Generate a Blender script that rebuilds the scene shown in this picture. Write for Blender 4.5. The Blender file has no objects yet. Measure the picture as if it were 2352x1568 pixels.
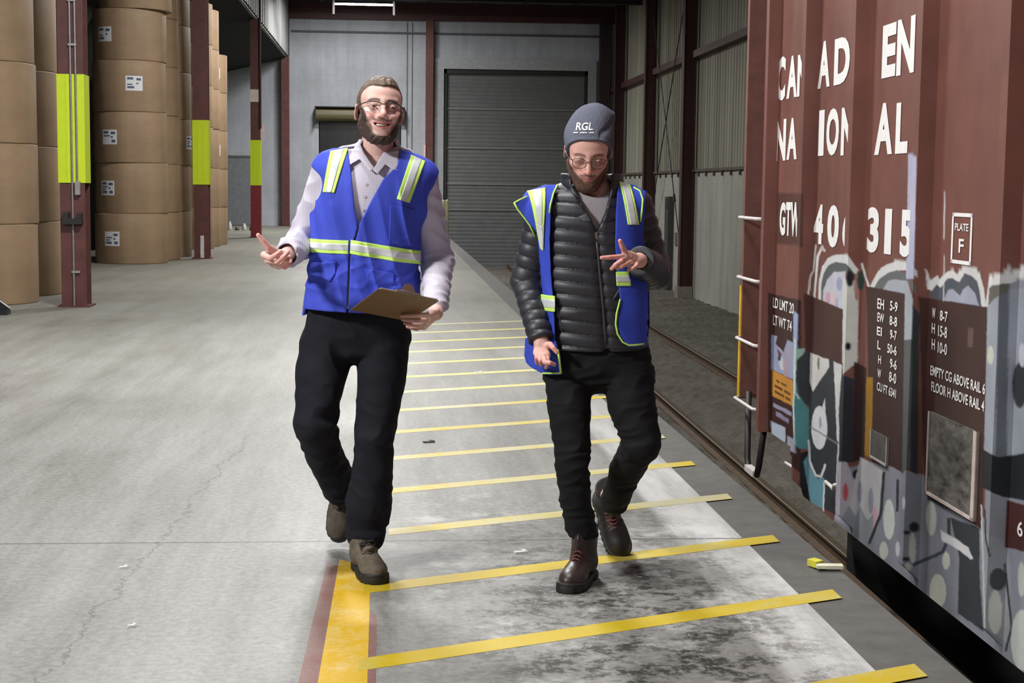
import bpy, bmesh, math, random
import numpy as np
from mathutils import Vector, Matrix
random.seed(7)
SC = bpy.context.scene
COL = SC.collection

# ------------------------------------------------------------------ camera
FPX, IW, IH = 3500.0, 2352, 1568
CAM = np.array([0.0, 0.0, 1.43])
_y, _p, _r = math.radians(4.62), math.radians(5.73), 0.011
F_ = np.array([math.sin(_y)*math.cos(_p), math.cos(_y)*math.cos(_p), -math.sin(_p)])
_R0 = np.array([math.cos(_y), -math.sin(_y), 0.0])
_U0 = np.cross(_R0, F_)
R_ = _R0*math.cos(_r) + _U0*math.sin(_r)
U_ = _U0*math.cos(_r) - _R0*math.sin(_r)
cam = bpy.data.cameras.new('camera')
cam.sensor_width = 36.0
cam.lens = 36.0*FPX/IW
cam.clip_end = 200
cam_ob = bpy.data.objects.new('camera', cam)
COL.objects.link(cam_ob)
M = Matrix(((R_[0], U_[0], -F_[0], CAM[0]), (R_[1], U_[1], -F_[1], CAM[1]), (R_[2], U_[2], -F_[2], CAM[2]), (0, 0, 0, 1)))
cam_ob.matrix_world = M
SC.camera = cam_ob

# ------------------------------------------------------------------ light and exposure
SC.view_settings.view_transform = 'Standard'
SC.view_settings.look = 'None'
SC.view_settings.gamma = 1.0
SC.view_settings.use_curve_mapping = False
SC.view_settings.exposure = 0.0
SC.cycles.use_denoising = True
SC.cycles.max_bounces = 6
wld = bpy.data.worlds.new('hall_air')
SC.world = wld
wld.use_nodes = True
wld.node_tree.nodes['Background'].inputs[0].default_value = (0.86, 0.92, 1.0, 1)
wld.node_tree.nodes['Background'].inputs[1].default_value = 0.22

def area_light(name, loc, sx, sy, watts, color=(1, 0.985, 0.96), rot=(0, 0, 0), parent=None):
    l = bpy.data.lights.new(name, 'AREA')
    l.shape = 'RECTANGLE'; l.size = sx; l.size_y = sy; l.energy = watts; l.color = color
    o = bpy.data.objects.new(name, l)
    o.location = loc; o.rotation_euler = rot
    COL.objects.link(o)
    if parent: o.parent = parent
    return o

# ceiling lamps, only the first in view, the rest unseen: x, y, z, watts (their fixtures are built further down, each owning its light)
LAMPS = [(-0.75, 47.8, 7.24, 800), (-1.1, 51.2, 7.78, 430), (-0.75, 36.0, 6.9, 560), (-0.75, 24.0, 6.9, 560), (-0.9, 12.5, 6.5, 760),  # second one is unseen, added to brighten the back wall
         (-5.3, 2.0, 4.7, 520), (-1.6, -3.0, 5.4, 110), (-0.4, 5.5, 6.2, 240)]
ADDED_FLOOD = {5: (0.3, 5.6, 1.1)}                     # unseen flood lamp, added at left to brighten the men's faces

# ------------------------------------------------------------------ helpers
def ray(x, y):
    return F_ + R_*(x-IW/2)/FPX - U_*(y-IH/2)/FPX
def at_y(x, y, Y):
    d = ray(x, y); return CAM + d*(Y/d[1])
def at_z(x, y, Z=0.0):
    d = ray(x, y); return CAM + d*((Z-CAM[2])/d[2])
def proj(P):
    d = np.asarray(P, float)-CAM
    z = d@F_
    return IW/2+FPX*(d@R_)/z, IH/2-FPX*(d@U_)/z

def lin(c):
    return tuple((v/255/12.92 if v/255 <= 0.04045 else ((v/255+0.055)/1.055)**2.4) for v in c)
def L4(c): return (*lin(c), 1.0)

def tag(o, label=None, cat=None, group=None, kind=None):
    if label: o['label'] = label
    if cat: o['category'] = cat
    if group: o['group'] = group
    if kind: o['kind'] = kind
    return o
def empty(name, loc=(0, 0, 0)):
    o = bpy.data.objects.new(name, None); o.empty_display_size = 0.1
    o.location = loc; COL.objects.link(o); return o

def link_mesh(name, me, mat=None, parent=None, smooth=False):
    mats = mat if isinstance(mat, (list, tuple)) else ([mat] if mat else [])
    for m in mats: me.materials.append(m)
    if smooth:
        me.polygons.foreach_set('use_smooth', [True]*len(me.polygons))
    o = bpy.data.objects.new(name, me)
    COL.objects.link(o)
    if parent is not None:
        o.parent = parent
        o.location = -parent.location if parent.parent is None else (0, 0, 0)
    return o

class MB:
    """collects simple shapes and links them as one mesh"""
    def __init__(self): self.v = []; self.f = []; self.mi = []; self.cur = 0
    def add(self, vs, fs):
        b = len(self.v); self.v += [tuple(map(float, p)) for p in vs]
        self.f += [tuple(i+b for i in q) for q in fs]; self.mi += [self.cur]*len(fs); return self
    def box(self, x0, x1, y0, y1, z0, z1):
        vs = [(x0, y0, z0), (x1, y0, z0), (x1, y1, z0), (x0, y1, z0), (x0, y0, z1), (x1, y0, z1), (x1, y1, z1), (x0, y1, z1)]
        return self.add(vs, [(0, 3, 2, 1), (4, 5, 6, 7), (0, 1, 5, 4), (1, 2, 6, 5), (2, 3, 7, 6), (3, 0, 4, 7)])
    def obox(self, c, ax, ay, az):
        c, ax, ay, az = map(np.asarray, (c, ax, ay, az))
        vs = [c+sx*ax+sy*ay+sz*az for sz in (-1, 1) for sx, sy in ((-1, -1), (1, -1), (1, 1), (-1, 1))]
        return self.add(vs, [(0, 3, 2, 1), (4, 5, 6, 7), (0, 1, 5, 4), (1, 2, 6, 5), (2, 3, 7, 6), (3, 0, 4, 7)])
    def prism(self, pts, h):
        """pts: 3-D outline, h: extrusion vector"""
        pts = [np.asarray(p, float) for p in pts]; n = len(pts); h = np.asarray(h, float)
        vs = pts+[p+h for p in pts]
        fs = [tuple(range(n))[::-1], tuple(range(n, 2*n))]+[(i, (i+1) % n, n+(i+1) % n, n+i) for i in range(n)]
        return self.add(vs, fs)
    def tube(self, pts, r, seg=8, cap=True):
        pts = [np.asarray(p, float) for p in pts]; n = len(pts)
        rs = r if isinstance(r, (list, tuple)) else [r]*n
        ref = None; vs = []
        for i, p in enumerate(pts):
            t = pts[min(i+1, n-1)]-pts[max(i-1, 0)]; t = t/(np.linalg.norm(t)+1e-12)
            if ref is None:
                ref = np.array([0, 0, 1.0]) if abs(t[2]) < 0.9 else np.array([1.0, 0, 0])
            a = np.cross(t, ref); a /= np.linalg.norm(a)+1e-12; b = np.cross(a, t); ref = b
            for k in range(seg):
                th = 2*math.pi*k/seg
                vs.append(p+rs[i]*(a*math.cos(th)+b*math.sin(th)))
        fs = [(i*seg+k, i*seg+(k+1) % seg, (i+1)*seg+(k+1) % seg, (i+1)*seg+k) for i in range(n-1) for k in range(seg)]
        if cap: fs += [tuple(range(seg))[::-1], tuple(range((n-1)*seg, n*seg))]
        return self.add(vs, fs)
    def lathe(self, prof, c=(0, 0, 0), seg=32):
        c = np.asarray(c, float); n = len(prof); vs = []
        for r, z in prof:
            for k in range(seg):
                th = 2*math.pi*k/seg; vs.append(c+np.array([r*math.cos(th), r*math.sin(th), z]))
        fs = [(i*seg+k, i*seg+(k+1) % seg, (i+1)*seg+(k+1) % seg, (i+1)*seg+k) for i in range(n-1) for k in range(seg)]
        fs += [tuple(range(seg))[::-1], tuple(range((n-1)*seg, n*seg))]
        return self.add(vs, fs)
    def build(self, name, mat=None, parent=None, smooth=False, bevel=0):
        me = bpy.data.meshes.new(name); me.from_pydata(self.v, [], self.f)
        if isinstance(mat, (list, tuple)): me.polygons.foreach_set('material_index', self.mi)
        me.update()
        if bevel:
            bm = bmesh.new(); bm.from_mesh(me)
            bmesh.ops.bevel(bm, geom=[e for e in bm.edges if len(e.link_faces) == 2 and e.calc_face_angle() > 0.6], offset=bevel, segments=2, affect='EDGES')
            bm.to_mesh(me); bm.free()
        o = link_mesh(name, me, mat, parent, smooth)
        return o

# ------------------------------------------------------------------ materials
def new_mat(name):
    m = bpy.data.materials.new(name); m.use_nodes = True
    nt = m.node_tree; b = nt.nodes['Principled BSDF']
    return m, nt, b
def N(nt, typ, **kw):
    n = nt.nodes.new(typ)
    for k, v in kw.items(): setattr(n, k, v)
    return n
def noise(nt, scale, detail=4, rough=0.6, coord='Object', sc=(1, 1, 1)):
    tc = N(nt, 'ShaderNodeTexCoord'); mp = N(nt, 'ShaderNodeMapping'); mp.inputs['Scale'].default_value = sc
    n = N(nt, 'ShaderNodeTexNoise'); n.inputs['Scale'].default_value = scale; n.inputs['Detail'].default_value = detail; n.inputs['Roughness'].default_value = rough
    nt.links.new(tc.outputs[coord], mp.inputs[0]); nt.links.new(mp.outputs[0], n.inputs['Vector'])
    return n
def ramp(nt, src, stops):
    r = N(nt, 'ShaderNodeValToRGB'); e = r.color_ramp.elements
    while len(e) < len(stops): e.new(0.5)
    for el, (p, c) in zip(e, stops): el.position = p; el.color = (*c[:3], 1) if not isinstance(c, (int, float)) else (c, c, c, 1)
    nt.links.new(src, r.inputs[0]); return r
def mix(nt, fac, a, b, mode='MIX'):
    m = N(nt, 'ShaderNodeMix', data_type='RGBA', blend_type=mode)
    def put(sock, v):
        if hasattr(v, 'links') or hasattr(v, 'is_linked'): nt.links.new(v, sock)
        elif isinstance(v, (int, float)): sock.default_value = v
        else: sock.default_value = (*v[:3], 1)
    put(m.inputs[0], fac); put(m.inputs[6], a); put(m.inputs[7], b)
    return m.outputs[2]
def bump(nt, b, height, strength=0.3, dist=0.01):
    bp = N(nt, 'ShaderNodeBump'); bp.inputs['Strength'].default_value = strength; bp.inputs['Distance'].default_value = dist
    nt.links.new(height, bp.inputs['Height']); nt.links.new(bp.outputs[0], b.inputs['Normal'])

def plain(name, rgb, rough=0.6, metal=0.0, var=0.18, scale=12, sc=(1, 1, 1), bmp=0.0, spec=None):
    m, nt, b = new_mat(name); c = lin(rgb)
    n = noise(nt, scale, 5, 0.65, 'Object', sc)
    r = ramp(nt, n.outputs[0], [(0.3, tuple(v*(1-var) for v in c)), (0.7, tuple(min(1, v*(1+var)) for v in c))])
    nt.links.new(r.outputs[0], b.inputs['Base Color'])
    b.inputs['Roughness'].default_value = rough; b.inputs['Metallic'].default_value = metal
    if spec is not None: b.inputs['Specular IOR Level'].default_value = spec
    if bmp: bump(nt, b, n.outputs[0], bmp, 0.01)
    return m
def vcol_mat(name, rough=0.6, attr='Col', spec=0.4, bmp=0, bscale=60, var=0.0, sss=0):
    m, nt, b = new_mat(name)
    a = N(nt, 'ShaderNodeAttribute', attribute_name=attr)
    src = a.outputs['Color']
    if var:
        n = noise(nt, bscale, 5, 0.6)
        rr = ramp(nt, n.outputs[0], [(0.3, 1-var), (0.7, 1.0)])
        src = mix(nt, 1.0, src, rr.outputs[0], 'MULTIPLY')
    nt.links.new(src, b.inputs['Base Color'])
    b.inputs['Roughness'].default_value = rough; b.inputs['Specular IOR Level'].default_value = spec
    if bmp:
        n2 = noise(nt, bscale, 4, 0.6); bump(nt, b, n2.outputs[0], bmp, 0.004)
    if sss:
        b.inputs['Subsurface Weight'].default_value = sss; b.inputs['Subsurface Radius'].default_value = (0.012, 0.005, 0.003); b.inputs['Subsurface Scale'].default_value = 1.0
    return m
def emit(name, rgb, s):
    m, nt, b = new_mat(name)
    b.inputs['Emission Color'].default_value = L4(rgb); b.inputs['Emission Strength'].default_value = s
    b.inputs['Base Color'].default_value = L4(rgb); return m
# ------------------------------------------------------------------ the setting
WALL_Y, RX, PIT = 55.5, 8.05, -1.42
DOCK_X = 1.615
TA = 0.0177                                     # the track runs about one degree off the hall's axis
T_ = np.array([math.sin(TA), math.cos(TA), 0.0]); N_ = np.array([math.cos(TA), -math.sin(TA), 0.0])
def trk(u, lat, z): return T_*u + N_*lat + np.array([0, 0, z])

def concrete_floor():
    m, nt, b = new_mat('dock_concrete')
    big = noise(nt, 0.45, 5, 0.62); fine = noise(nt, 34, 6, 0.75); strk = noise(nt, 1.2, 5, 0.7, 'Object', (3.0, 0.35, 1))
    base = ramp(nt, big.outputs[0], [(0.28, lin((97, 96, 92))), (0.5, lin((120, 119, 116))), (0.72, lin((137, 137, 134)))])
    c = mix(nt, 0.42, base.outputs[0], ramp(nt, fine.outputs[0], [(0.32, lin((62, 61, 58))), (0.64, lin((166, 166, 163)))]).outputs[0])
    c = mix(nt, 0.22, c, ramp(nt, strk.outputs[0], [(0.35, lin((96, 95, 88))), (0.65, lin((190, 190, 187)))]).outputs[0])
    # pale newer strip of slab along the dock edge and dark tyre scuffs on the walkway
    geo = N(nt, 'ShaderNodeNewGeometry'); sp = N(nt, 'ShaderNodeSeparateXYZ'); nt.links.new(geo.outputs['Position'], sp.inputs[0])
    def rng(sock, a, b_, inv=False):
        mr = N(nt, 'ShaderNodeMapRange'); mr.inputs[1].default_value = a; mr.inputs[2].default_value = b_
        nt.links.new(sock, mr.inputs[0]); return mr.outputs[0]
    def mul(a, b_):
        q = N(nt, 'ShaderNodeMath', operation='MULTIPLY')
        for i, v in enumerate((a, b_)):
            if isinstance(v, (int, float)): q.inputs[i].default_value = v
            else: nt.links.new(v, q.inputs[i])
        return q.outputs[0]
    def sub1(a):
        q = N(nt, 'ShaderNodeMath', operation='SUBTRACT'); q.inputs[0].default_value = 1; nt.links.new(a, q.inputs[1]); return q.outputs[0]
    pale = mul(rng(sp.outputs[0], 1.16, 1.20), rng(strk.outputs[0], 0.25, 0.6))
    c = mix(nt, mul(mul(pale, sub1(rng(sp.outputs[1], 7.5, 12.0))), 0.80), c, lin((208, 208, 206)))
    n4 = noise(nt, 4.6, 8, 0.74, 'Object', (1.0, 1.3, 1)); n5 = noise(nt, 22, 6, 0.8)
    zone = mul(mul(rng(sp.outputs[0], 0.05, 0.5), sub1(rng(sp.outputs[1], 5.5, 7.2))), sub1(rng(sp.outputs[0], 1.1, 1.5)))
    thr = mul(mul(ramp(nt, n4.outputs[0], [(0.46, 0.0), (0.54, 1.0)]).outputs[0], ramp(nt, n5.outputs[0], [(0.42, 0.0), (0.52, 1.0)]).outputs[0]), zone)
    c = mix(nt, mul(thr, 0.92), c, lin((42, 42, 38)))
    n6 = noise(nt, 2.4, 6, 0.7)
    lt = mul(mul(ramp(nt, n6.outputs[0], [(0.54, 0.0), (0.66, 1.0)]).outputs[0], rng(sp.outputs[0], -0.1, 0.2)), sub1(rng(sp.outputs[1], 6, 8)))
    c = mix(nt, mul(lt, 0.5), c, lin((215, 216, 214)))
    # left forklift aisle far away is a little browner
    c = mix(nt, mul(rng(sp.outputs[1], 8, 24), 0.60), c, lin((116, 113, 98)))
    # saw cut joints and a wandering crack
    j = N(nt, 'ShaderNodeMath', operation='SUBTRACT'); nt.links.new(sp.outputs[1], j.inputs[0]); j.inputs[1].default_value = 6.10
    ja = N(nt, 'ShaderNodeMath', operation='ABSOLUTE'); nt.links.new(j.outputs[0], ja.inputs[0])
    c = mix(nt, mul(sub1(rng(ja.outputs[0], 0.004, 0.011)), 0.75), c, lin((60, 60, 56)))
    cw = noise(nt, 2.2, 7, 0.75)
    wv = N(nt, 'ShaderNodeMath', operation='MULTIPLY_ADD'); nt.links.new(cw.outputs[0], wv.inputs[0]); wv.inputs[1].default_value = 0.34
    nt.links.new(sp.outputs[0], wv.inputs[2])
    # crack line: x + wobble = a + b*y
    ln = N(nt, 'ShaderNodeMath', operation='MULTIPLY_ADD'); nt.links.new(sp.outputs[1], ln.inputs[0]); ln.inputs[1].default_value = -0.045; nt.links.new(wv.outputs[0], ln.inputs[2])
    l2 = N(nt, 'ShaderNodeMath', operation='ADD'); nt.links.new(ln.outputs[0], l2.inputs[0]); l2.inputs[1].default_value = 1.03
    la = N(nt, 'ShaderNodeMath', operation='ABSOLUTE'); nt.links.new(l2.outputs[0], la.inputs[0])
    crack = mul(sub1(rng(la.outputs[0], 0.002, 0.006)), sub1(rng(sp.outputs[1], 8.3, 9.0)))
    c = mix(nt, mul(crack, 0.6), c, lin((62, 62, 58)))
    nt.links.new(c, b.inputs['Base Color'])
    rr = ramp(nt, big.outputs[0], [(0.3, 0.42), (0.7, 0.62)])
    nt.links.new(rr.outputs[0], b.inputs['Roughness']); b.inputs['Specular IOR Level'].default_value = 0.35
    bump(nt, b, fine.outputs[0], 0.10, 0.004)
    return m

floor = MB().box(-16, 1.46, -12, WALL_Y, -1.75, 0).build('floor', concrete_floor()); tag(floor, kind='structure')
# darker steel-armoured strip along the dock edge
edge = MB().box(1.46, 1.715, -12, WALL_Y, -1.75, -0.004).build('trim_1', plain('edge_concrete', (86, 85, 82), 0.7, var=0.22, scale=9)); tag(edge, kind='structure')

def gravel():
    m, nt, b = new_mat('track_ballast')
    g = noise(nt, 26, 8, 0.8); h = noise(nt, 1.1, 5, 0.6); v = N(nt, 'ShaderNodeTexVoronoi'); v.inputs['Scale'].default_value = 22
    tc = N(nt, 'ShaderNodeTexCoord'); nt.links.new(tc.outputs['Object'], v.inputs['Vector'])
    c = mix(nt, 0.5, ramp(nt, g.outputs[0], [(0.3, lin((52, 48, 40))), (0.7, lin((122, 118, 108)))]).outputs[0],
            ramp(nt, h.outputs[0], [(0.35, lin((72, 66, 54))), (0.65, lin((118, 114, 106)))]).outputs[0])
    c = mix(nt, 0.45, c, ramp(nt, v.outputs['Distance'], [(0.0, 0.75), (0.8, 0.2)]).outputs[0], 'OVERLAY')
    c = mix(nt, 0.18, c, (0.12, 0.10, 0.075))
    # darkness under and beside the boxcar painted into the ballast as near-black
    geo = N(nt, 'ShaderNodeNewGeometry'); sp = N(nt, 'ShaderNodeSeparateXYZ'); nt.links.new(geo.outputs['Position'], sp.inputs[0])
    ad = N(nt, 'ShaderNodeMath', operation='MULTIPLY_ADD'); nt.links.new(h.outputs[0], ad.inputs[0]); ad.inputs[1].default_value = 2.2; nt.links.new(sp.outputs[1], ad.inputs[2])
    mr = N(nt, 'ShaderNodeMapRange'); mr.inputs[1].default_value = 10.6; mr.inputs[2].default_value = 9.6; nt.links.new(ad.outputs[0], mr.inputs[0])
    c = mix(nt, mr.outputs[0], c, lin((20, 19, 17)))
    nt.links.new(c, b.inputs['Base Color']); b.inputs['Roughness'].default_value = 0.95
    bump(nt, b, g.outputs[0], 0.7, 0.02); return m
bm = bmesh.new()
bmesh.ops.create_grid(bm, x_segments=64, y_segments=260, size=0.5)
rs = np.random.RandomState(3)
for v in bm.verts:
    x, y = v.co.x, v.co.y
    v.co.x = DOCK_X-0.05+(x+0.5)*(RX+0.3-DOCK_X+0.05); v.co.y = -2+(y+0.5)*(WALL_Y+2); v.co.z = PIT+rs.uniform(-0.018, 0.018)
me = bpy.data.meshes.new('floor_trackbed'); bm.to_mesh(me); bm.free()
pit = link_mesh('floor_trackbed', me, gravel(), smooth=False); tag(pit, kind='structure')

def block_wall(name, ca, cb, bw=0.40, bh=0.20, contrast=0.965, stain=0.25, gap=0.008):
    m, nt, b = new_mat(name)
    tc = N(nt, 'ShaderNodeTexCoord'); br = N(nt, 'ShaderNodeTexBrick')
    br.inputs['Scale'].default_value = 1.0; br.inputs['Brick Width'].default_value = bw; br.inputs['Row Height'].default_value = bh; br.inputs['Mortar Size'].default_value = gap
    br.inputs['Color1'].default_value = (1, 1, 1, 1); br.inputs['Color2'].default_value = (contrast,)*3+(1,); br.inputs['Mortar'].default_value = (0.915,)*3+(1,)
    sp = N(nt, 'ShaderNodeSeparateXYZ'); nt.links.new(tc.outputs['Object'], sp.inputs[0])
    ad = N(nt, 'ShaderNodeMath', operation='ADD'); nt.links.new(sp.outputs[0], ad.inputs[0]); nt.links.new(sp.outputs[1], ad.inputs[1])
    cb_ = N(nt, 'ShaderNodeCombineXYZ'); nt.links.new(ad.outputs[0], cb_.inputs[0]); nt.links.new(sp.outputs[2], cb_.inputs[1])
    nt.links.new(cb_.outputs[0], br.inputs['Vector'])
    n = noise(nt, 0.55, 6, 0.65); s = noise(nt, 1.0, 5, 0.7, 'Object', (2.2, 2.2, 0.25))
    c = ramp(nt, n.outputs[0], [(0.3, lin(ca)), (0.7, lin(cb))]).outputs[0]
    c = mix(nt, 1.0, c, br.outputs['Color'], 'MULTIPLY')
    c = mix(nt, stain, c, ramp(nt, s.outputs[0], [(0.35, (0.35, 0.35, 0.34)), (0.6, (1, 1, 1))]).outputs[0], 'MULTIPLY')
    nt.links.new(c, b.inputs['Base Color']); b.inputs['Roughness'].default_value = 0.75
    bump(nt, b, br.outputs['Fac'], -0.10, 0.008); return m

# back wall, with the openings of the rolling doors cut out
back_m = block_wall('painted_block_wall', (156, 160, 168), (176, 180, 188))
DX0, DX1, DZ1 = 1.92, 7.14, 5.68
LX0, LX1, LZ1 = -2.55, 0.40, 4.0
w = MB()
w.box(-16, LX0, WALL_Y, WALL_Y+0.3, -1.6, 8.4); w.box(LX0, LX1, WALL_Y, WALL_Y+0.3, LZ1, 8.4); w.box(LX0, LX1, WALL_Y, WALL_Y+0.3, -1.6, 0.0)
w.box(LX1, DX0, WALL_Y, WALL_Y+0.3, -1.6, 8.4); w.box(DX0, DX1, WALL_Y, WALL_Y+0.3, DZ1, 8.4); w.box(DX1, RX+0.3, WALL_Y, WALL_Y+0.3, -1.6, 8.4)
tag(w.build('wall_back', back_m), kind='structure')

# right wall: block below, ribbed metal cladding above
low = MB().box(RX, RX+0.25, 2, WALL_Y, -1.6, 1.93).build('wall_right', block_wall('bare_block_wall', (158, 157, 148), (176, 175, 166), stain=0.35)); tag(low, kind='structure')
def cladding(name, c1, c2, streak=0.55):
    m, nt, b = new_mat(name)
    s = noise(nt, 1.0, 6, 0.7, 'Object', (0.7, 0.7, 0.04)); s2 = noise(nt, 3.2, 3, 0.5, 'Object', (1.0, 1.0, 0.02))
    c = ramp(nt, s.outputs[0], [(0.3, lin(c1)), (0.65, lin(c2))]).outputs[0]
    c = mix(nt, streak, c, ramp(nt, s2.outputs[0], [(0.38, (0.45, 0.44, 0.40)), (0.6, (1, 1, 1))]).outputs[0], 'MULTIPLY')
    nt.links.new(c, b.inputs['Base Color']); b.inputs['Roughness'].default_value = 0.6; return m
def ribbed(x_of, y0, y1, z0, z1, pitch=0.30, dep=0.035):
    vs = []; fs = []; y = y0; prof = []
    while y < y1:
        for dy, d in ((0, 0), (pitch*0.70, 0), (pitch*0.76, dep), (pitch*0.94, dep), (pitch, 0)): prof.append((min(y+dy, y1), d))
        y += pitch
    n = len(prof)
    for z in (z0, z1):
        for yy, d in prof: vs.append((x_of(d), yy, z))
    for i in range(n-1): fs.append((i, i+1, n+i+1, n+i))
    return vs, fs
vs, fs = ribbed(lambda d: RX+0.10-d, 2, WALL_Y, 1.93, 8.4)
mb = MB(); mb.add(vs, fs); mb.box(RX+0.16, RX+0.25, 2, WALL_Y, 1.93, 8.4)
tag(mb.build('wall_right_upper', cladding('metal_cladding', (140, 138, 124), (168, 166, 152))), kind='structure')
# fascia above the open left aisle
vs, fs = ribbed(lambda d: -3.62+d, -12, WALL_Y, 6.02, 8.4, pitch=0.6, dep=0.03)
mb = MB(); mb.add(vs, fs); mb.box(-3.74, -3.66, -12, WALL_Y, 5.98, 8.4)
tag(mb.build('wall_left', cladding('fascia_cladding', (118, 120, 120), (150, 152, 152), 0.6)), kind='structure')
tag(MB().box(-6.75, -6.45, 23, WALL_Y, -0.2, 8.4).build('wall_left_shade', plain('aisle_shade_black', (18, 18, 18), 0.9)), kind='structure')  # added black wall standing in for the unlit depth of the aisle
tag(MB().box(-16, RX+0.4, -12.3, -12, -1.6, 8.4).build('wall_front', plain('far_end_wall', (96, 97, 98), 0.8)), kind='structure')
tag(MB().box(RX, RX+0.25, -12, 2, -1.6, 8.4).build('wall_right_near', plain('near_side_wall', (120, 118, 110), 0.8)), kind='structure')
tag(MB().box(-16.3, -16, -12, 23, -0.2, 8.4).build('wall_left_far', plain('far_aisle_wall', (70, 70, 68), 0.8)), kind='structure')
dark_steel = plain('dark_deck', (30, 29, 28), 0.8)
tag(MB().box(-16, RX+0.4, -12, WALL_Y+0.3, 8.4, 8.6).build('ceiling', dark_steel), kind='structure')

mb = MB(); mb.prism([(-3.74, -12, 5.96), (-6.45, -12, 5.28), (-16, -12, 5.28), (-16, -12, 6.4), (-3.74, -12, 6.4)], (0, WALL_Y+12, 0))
tag(mb.build('ceiling_aisle_shade', plain('soffit_shade_black', (13, 13, 13), 0.9)), kind='structure')  # dark sheet shaped to stand in for the shade above the aisle
red_steel = plain('red_oxide_steel', (88, 48, 44), 0.55, var=0.25, scale=6)
dk_red = plain('dark_red_steel', (66, 34, 32), 0.6, var=0.25, scale=6)
# roof beams across the hall and the beam on the back wall
k = 2
def trim(mb, mat, bevel=0):
    global k
    o = mb.build('trim_%d' % k, mat, bevel=bevel); tag(o, kind='structure'); k += 1; return o
for yy in (49.2, 43.0, 36.9, 30.8, 24.7):
    mb = MB(); mb.box(-3.6, RX, yy-0.09, yy+0.09, 7.32, 7.35); mb.box(-3.6, RX, yy-0.012, yy+0.012, 7.35, 7.85); mb.box(-3.6, RX, yy-0.09, yy+0.09, 7.85, 7.88)
    trim(mb, plain('roof_beam_steel', (44, 36, 34), 0.7))
for xx in (-2.4, -0.6, 1.2, 3.0, 4.8, 6.6):
    mb = MB(); mb.box(xx-0.05, xx+0.05, 12, WALL_Y-0.2, 7.9, 8.15); mb.box(xx-0.09, xx+0.09, 12, WALL_Y-0.2, 8.15, 8.2)
    trim(mb, plain('purlin_steel', (46, 43, 42), 0.7))
mb = MB(); mb.box(-3.6, RX, WALL_Y-0.28, WALL_Y-0.02, 7.36, 7.55); mb.box(-3.6, RX, WALL_Y-0.17, WALL_Y-0.13, 7.55, 7.95)
trim(mb, dk_red)
# thin ledge line on the back wall
trim(MB().box(-3.5, 7.6, WALL_Y-0.06, WALL_Y+0.0, 6.88, 6.95), plain('ledge_grey', (78, 80, 84), 0.7))
# frame of pale steel round the track door
mb = MB(); mb.box(DX0-0.32, DX0, WALL_Y-0.10, WALL_Y+0.02, -1.42, DZ1); mb.box(DX0-0.32, DX1+0.30, WALL_Y-0.10, WALL_Y+0.02, DZ1, 6.05); mb.box(DX1, DX1+0.30, WALL_Y-0.10, WALL_Y+0.02, -1.42, DZ1)
trim(mb, plain('door_frame_grey', (148, 151, 154), 0.7))
# girt and sill rail of the right wall
trim(MB().box(RX-0.16, RX+0.06, 8, WALL_Y, 4.88, 5.06), dk_red)
mb = MB(); mb.box(RX-0.07, RX+0.10, 8, WALL_Y, 1.92, 1.99)
for i in range(48): mb.box(RX-0.05, RX-0.01, 10+i*0.95, 10.07+i*0.95, 1.80, 1.93)
trim(mb, plain('sill_rail', (84, 74, 64), 0.7))

# the tall rolling door at the end of the track
sl = plain('rolling_door_slats', (96, 99, 99), 0.5, var=0.12, scale=3, spec=0.4)
vs = []; fs = []; prof = []; z = -1.42
while z < DZ1:
    for a in range(6):
        th = math.pi*a/6; prof.append((z+0.14*a/6, 0.009*math.sin(th)))
    z += 0.14
n = len(prof)
for x in (DX0, DX1):
    for zz, d in prof: vs.append((x, WALL_Y+0.12-d, min(zz, DZ1)))
for i in range(n-1): fs.append((i, n+i, n+i+1, i+1))
mb = MB(); mb.add(vs, fs)
d1 = mb.build('door_1', sl, smooth=False); tag(d1, kind='structure')
mb = MB()
for zz in (0.62, 1.55, 2.85, 4.25): mb.box(DX0+0.05, DX1-0.05, WALL_Y+0.075, WALL_Y+0.115, zz, zz+0.05)
mb.build('seam_strip', plain('door_seam', (118, 120, 118), 0.5), d1)
mb = MB(); mb.box(DX0, DX0+0.11, WALL_Y-0.02, WALL_Y+0.16, -1.42, DZ1); mb.box(DX1-0.11, DX1, WALL_Y-0.02, WALL_Y+0.16, -1.42, DZ1); mb.box(DX0, DX1, WALL_Y-0.02, WALL_Y+0.18, DZ1-0.16, DZ1)
mb.build('guide_rail', plain('door_guides', (26, 27, 27), 0.6), d1)

# dock door with its coil drum and dark strip curtain
d2 = MB().box(LX0, LX1, WALL_Y+0.2, WALL_Y+0.25, 0, 3.9).build('door_2', plain('curtain_backing', (14, 14, 15), 0.9)); tag(d2, kind='structure')
dm = MB(); dm.tube([(LX0-0.08, WALL_Y-0.16, 3.98), (LX1+0.08, WALL_Y-0.16, 3.98)], 0.24, 20)
dm.build('coil_drum', plain('olive_drum', (92, 86, 60), 0.5, var=0.15), d2, smooth=False)
mb = MB(); mb.box(LX0-0.12, LX0-0.08, WALL_Y-0.42, WALL_Y, 3.7, 4.26); mb.box(LX1+0.08, LX1+0.12, WALL_Y-0.42, WALL_Y, 3.7, 4.26); mb.box(LX0-0.12, LX1+0.12, WALL_Y-0.42, WALL_Y, 4.23, 4.27)
mb.build('drum_bracket', plain('drum_bracket', (34, 34, 28), 0.6), d2)
st = plain('curtain_strips', (26, 25, 28), 0.35, var=0.35, scale=2, sc=(4, 1, 0.05))
mb = MB()
for i in range(19):
    x = LX0+0.03+i*0.152
    if x+0.16 < LX1: mb.box(x, x+0.165, WALL_Y+0.05+0.012*(i % 2), WALL_Y+0.058+0.012*(i % 2), 0.03, 3.85)
mb.build('strip_curtain', st, d2)

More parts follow.
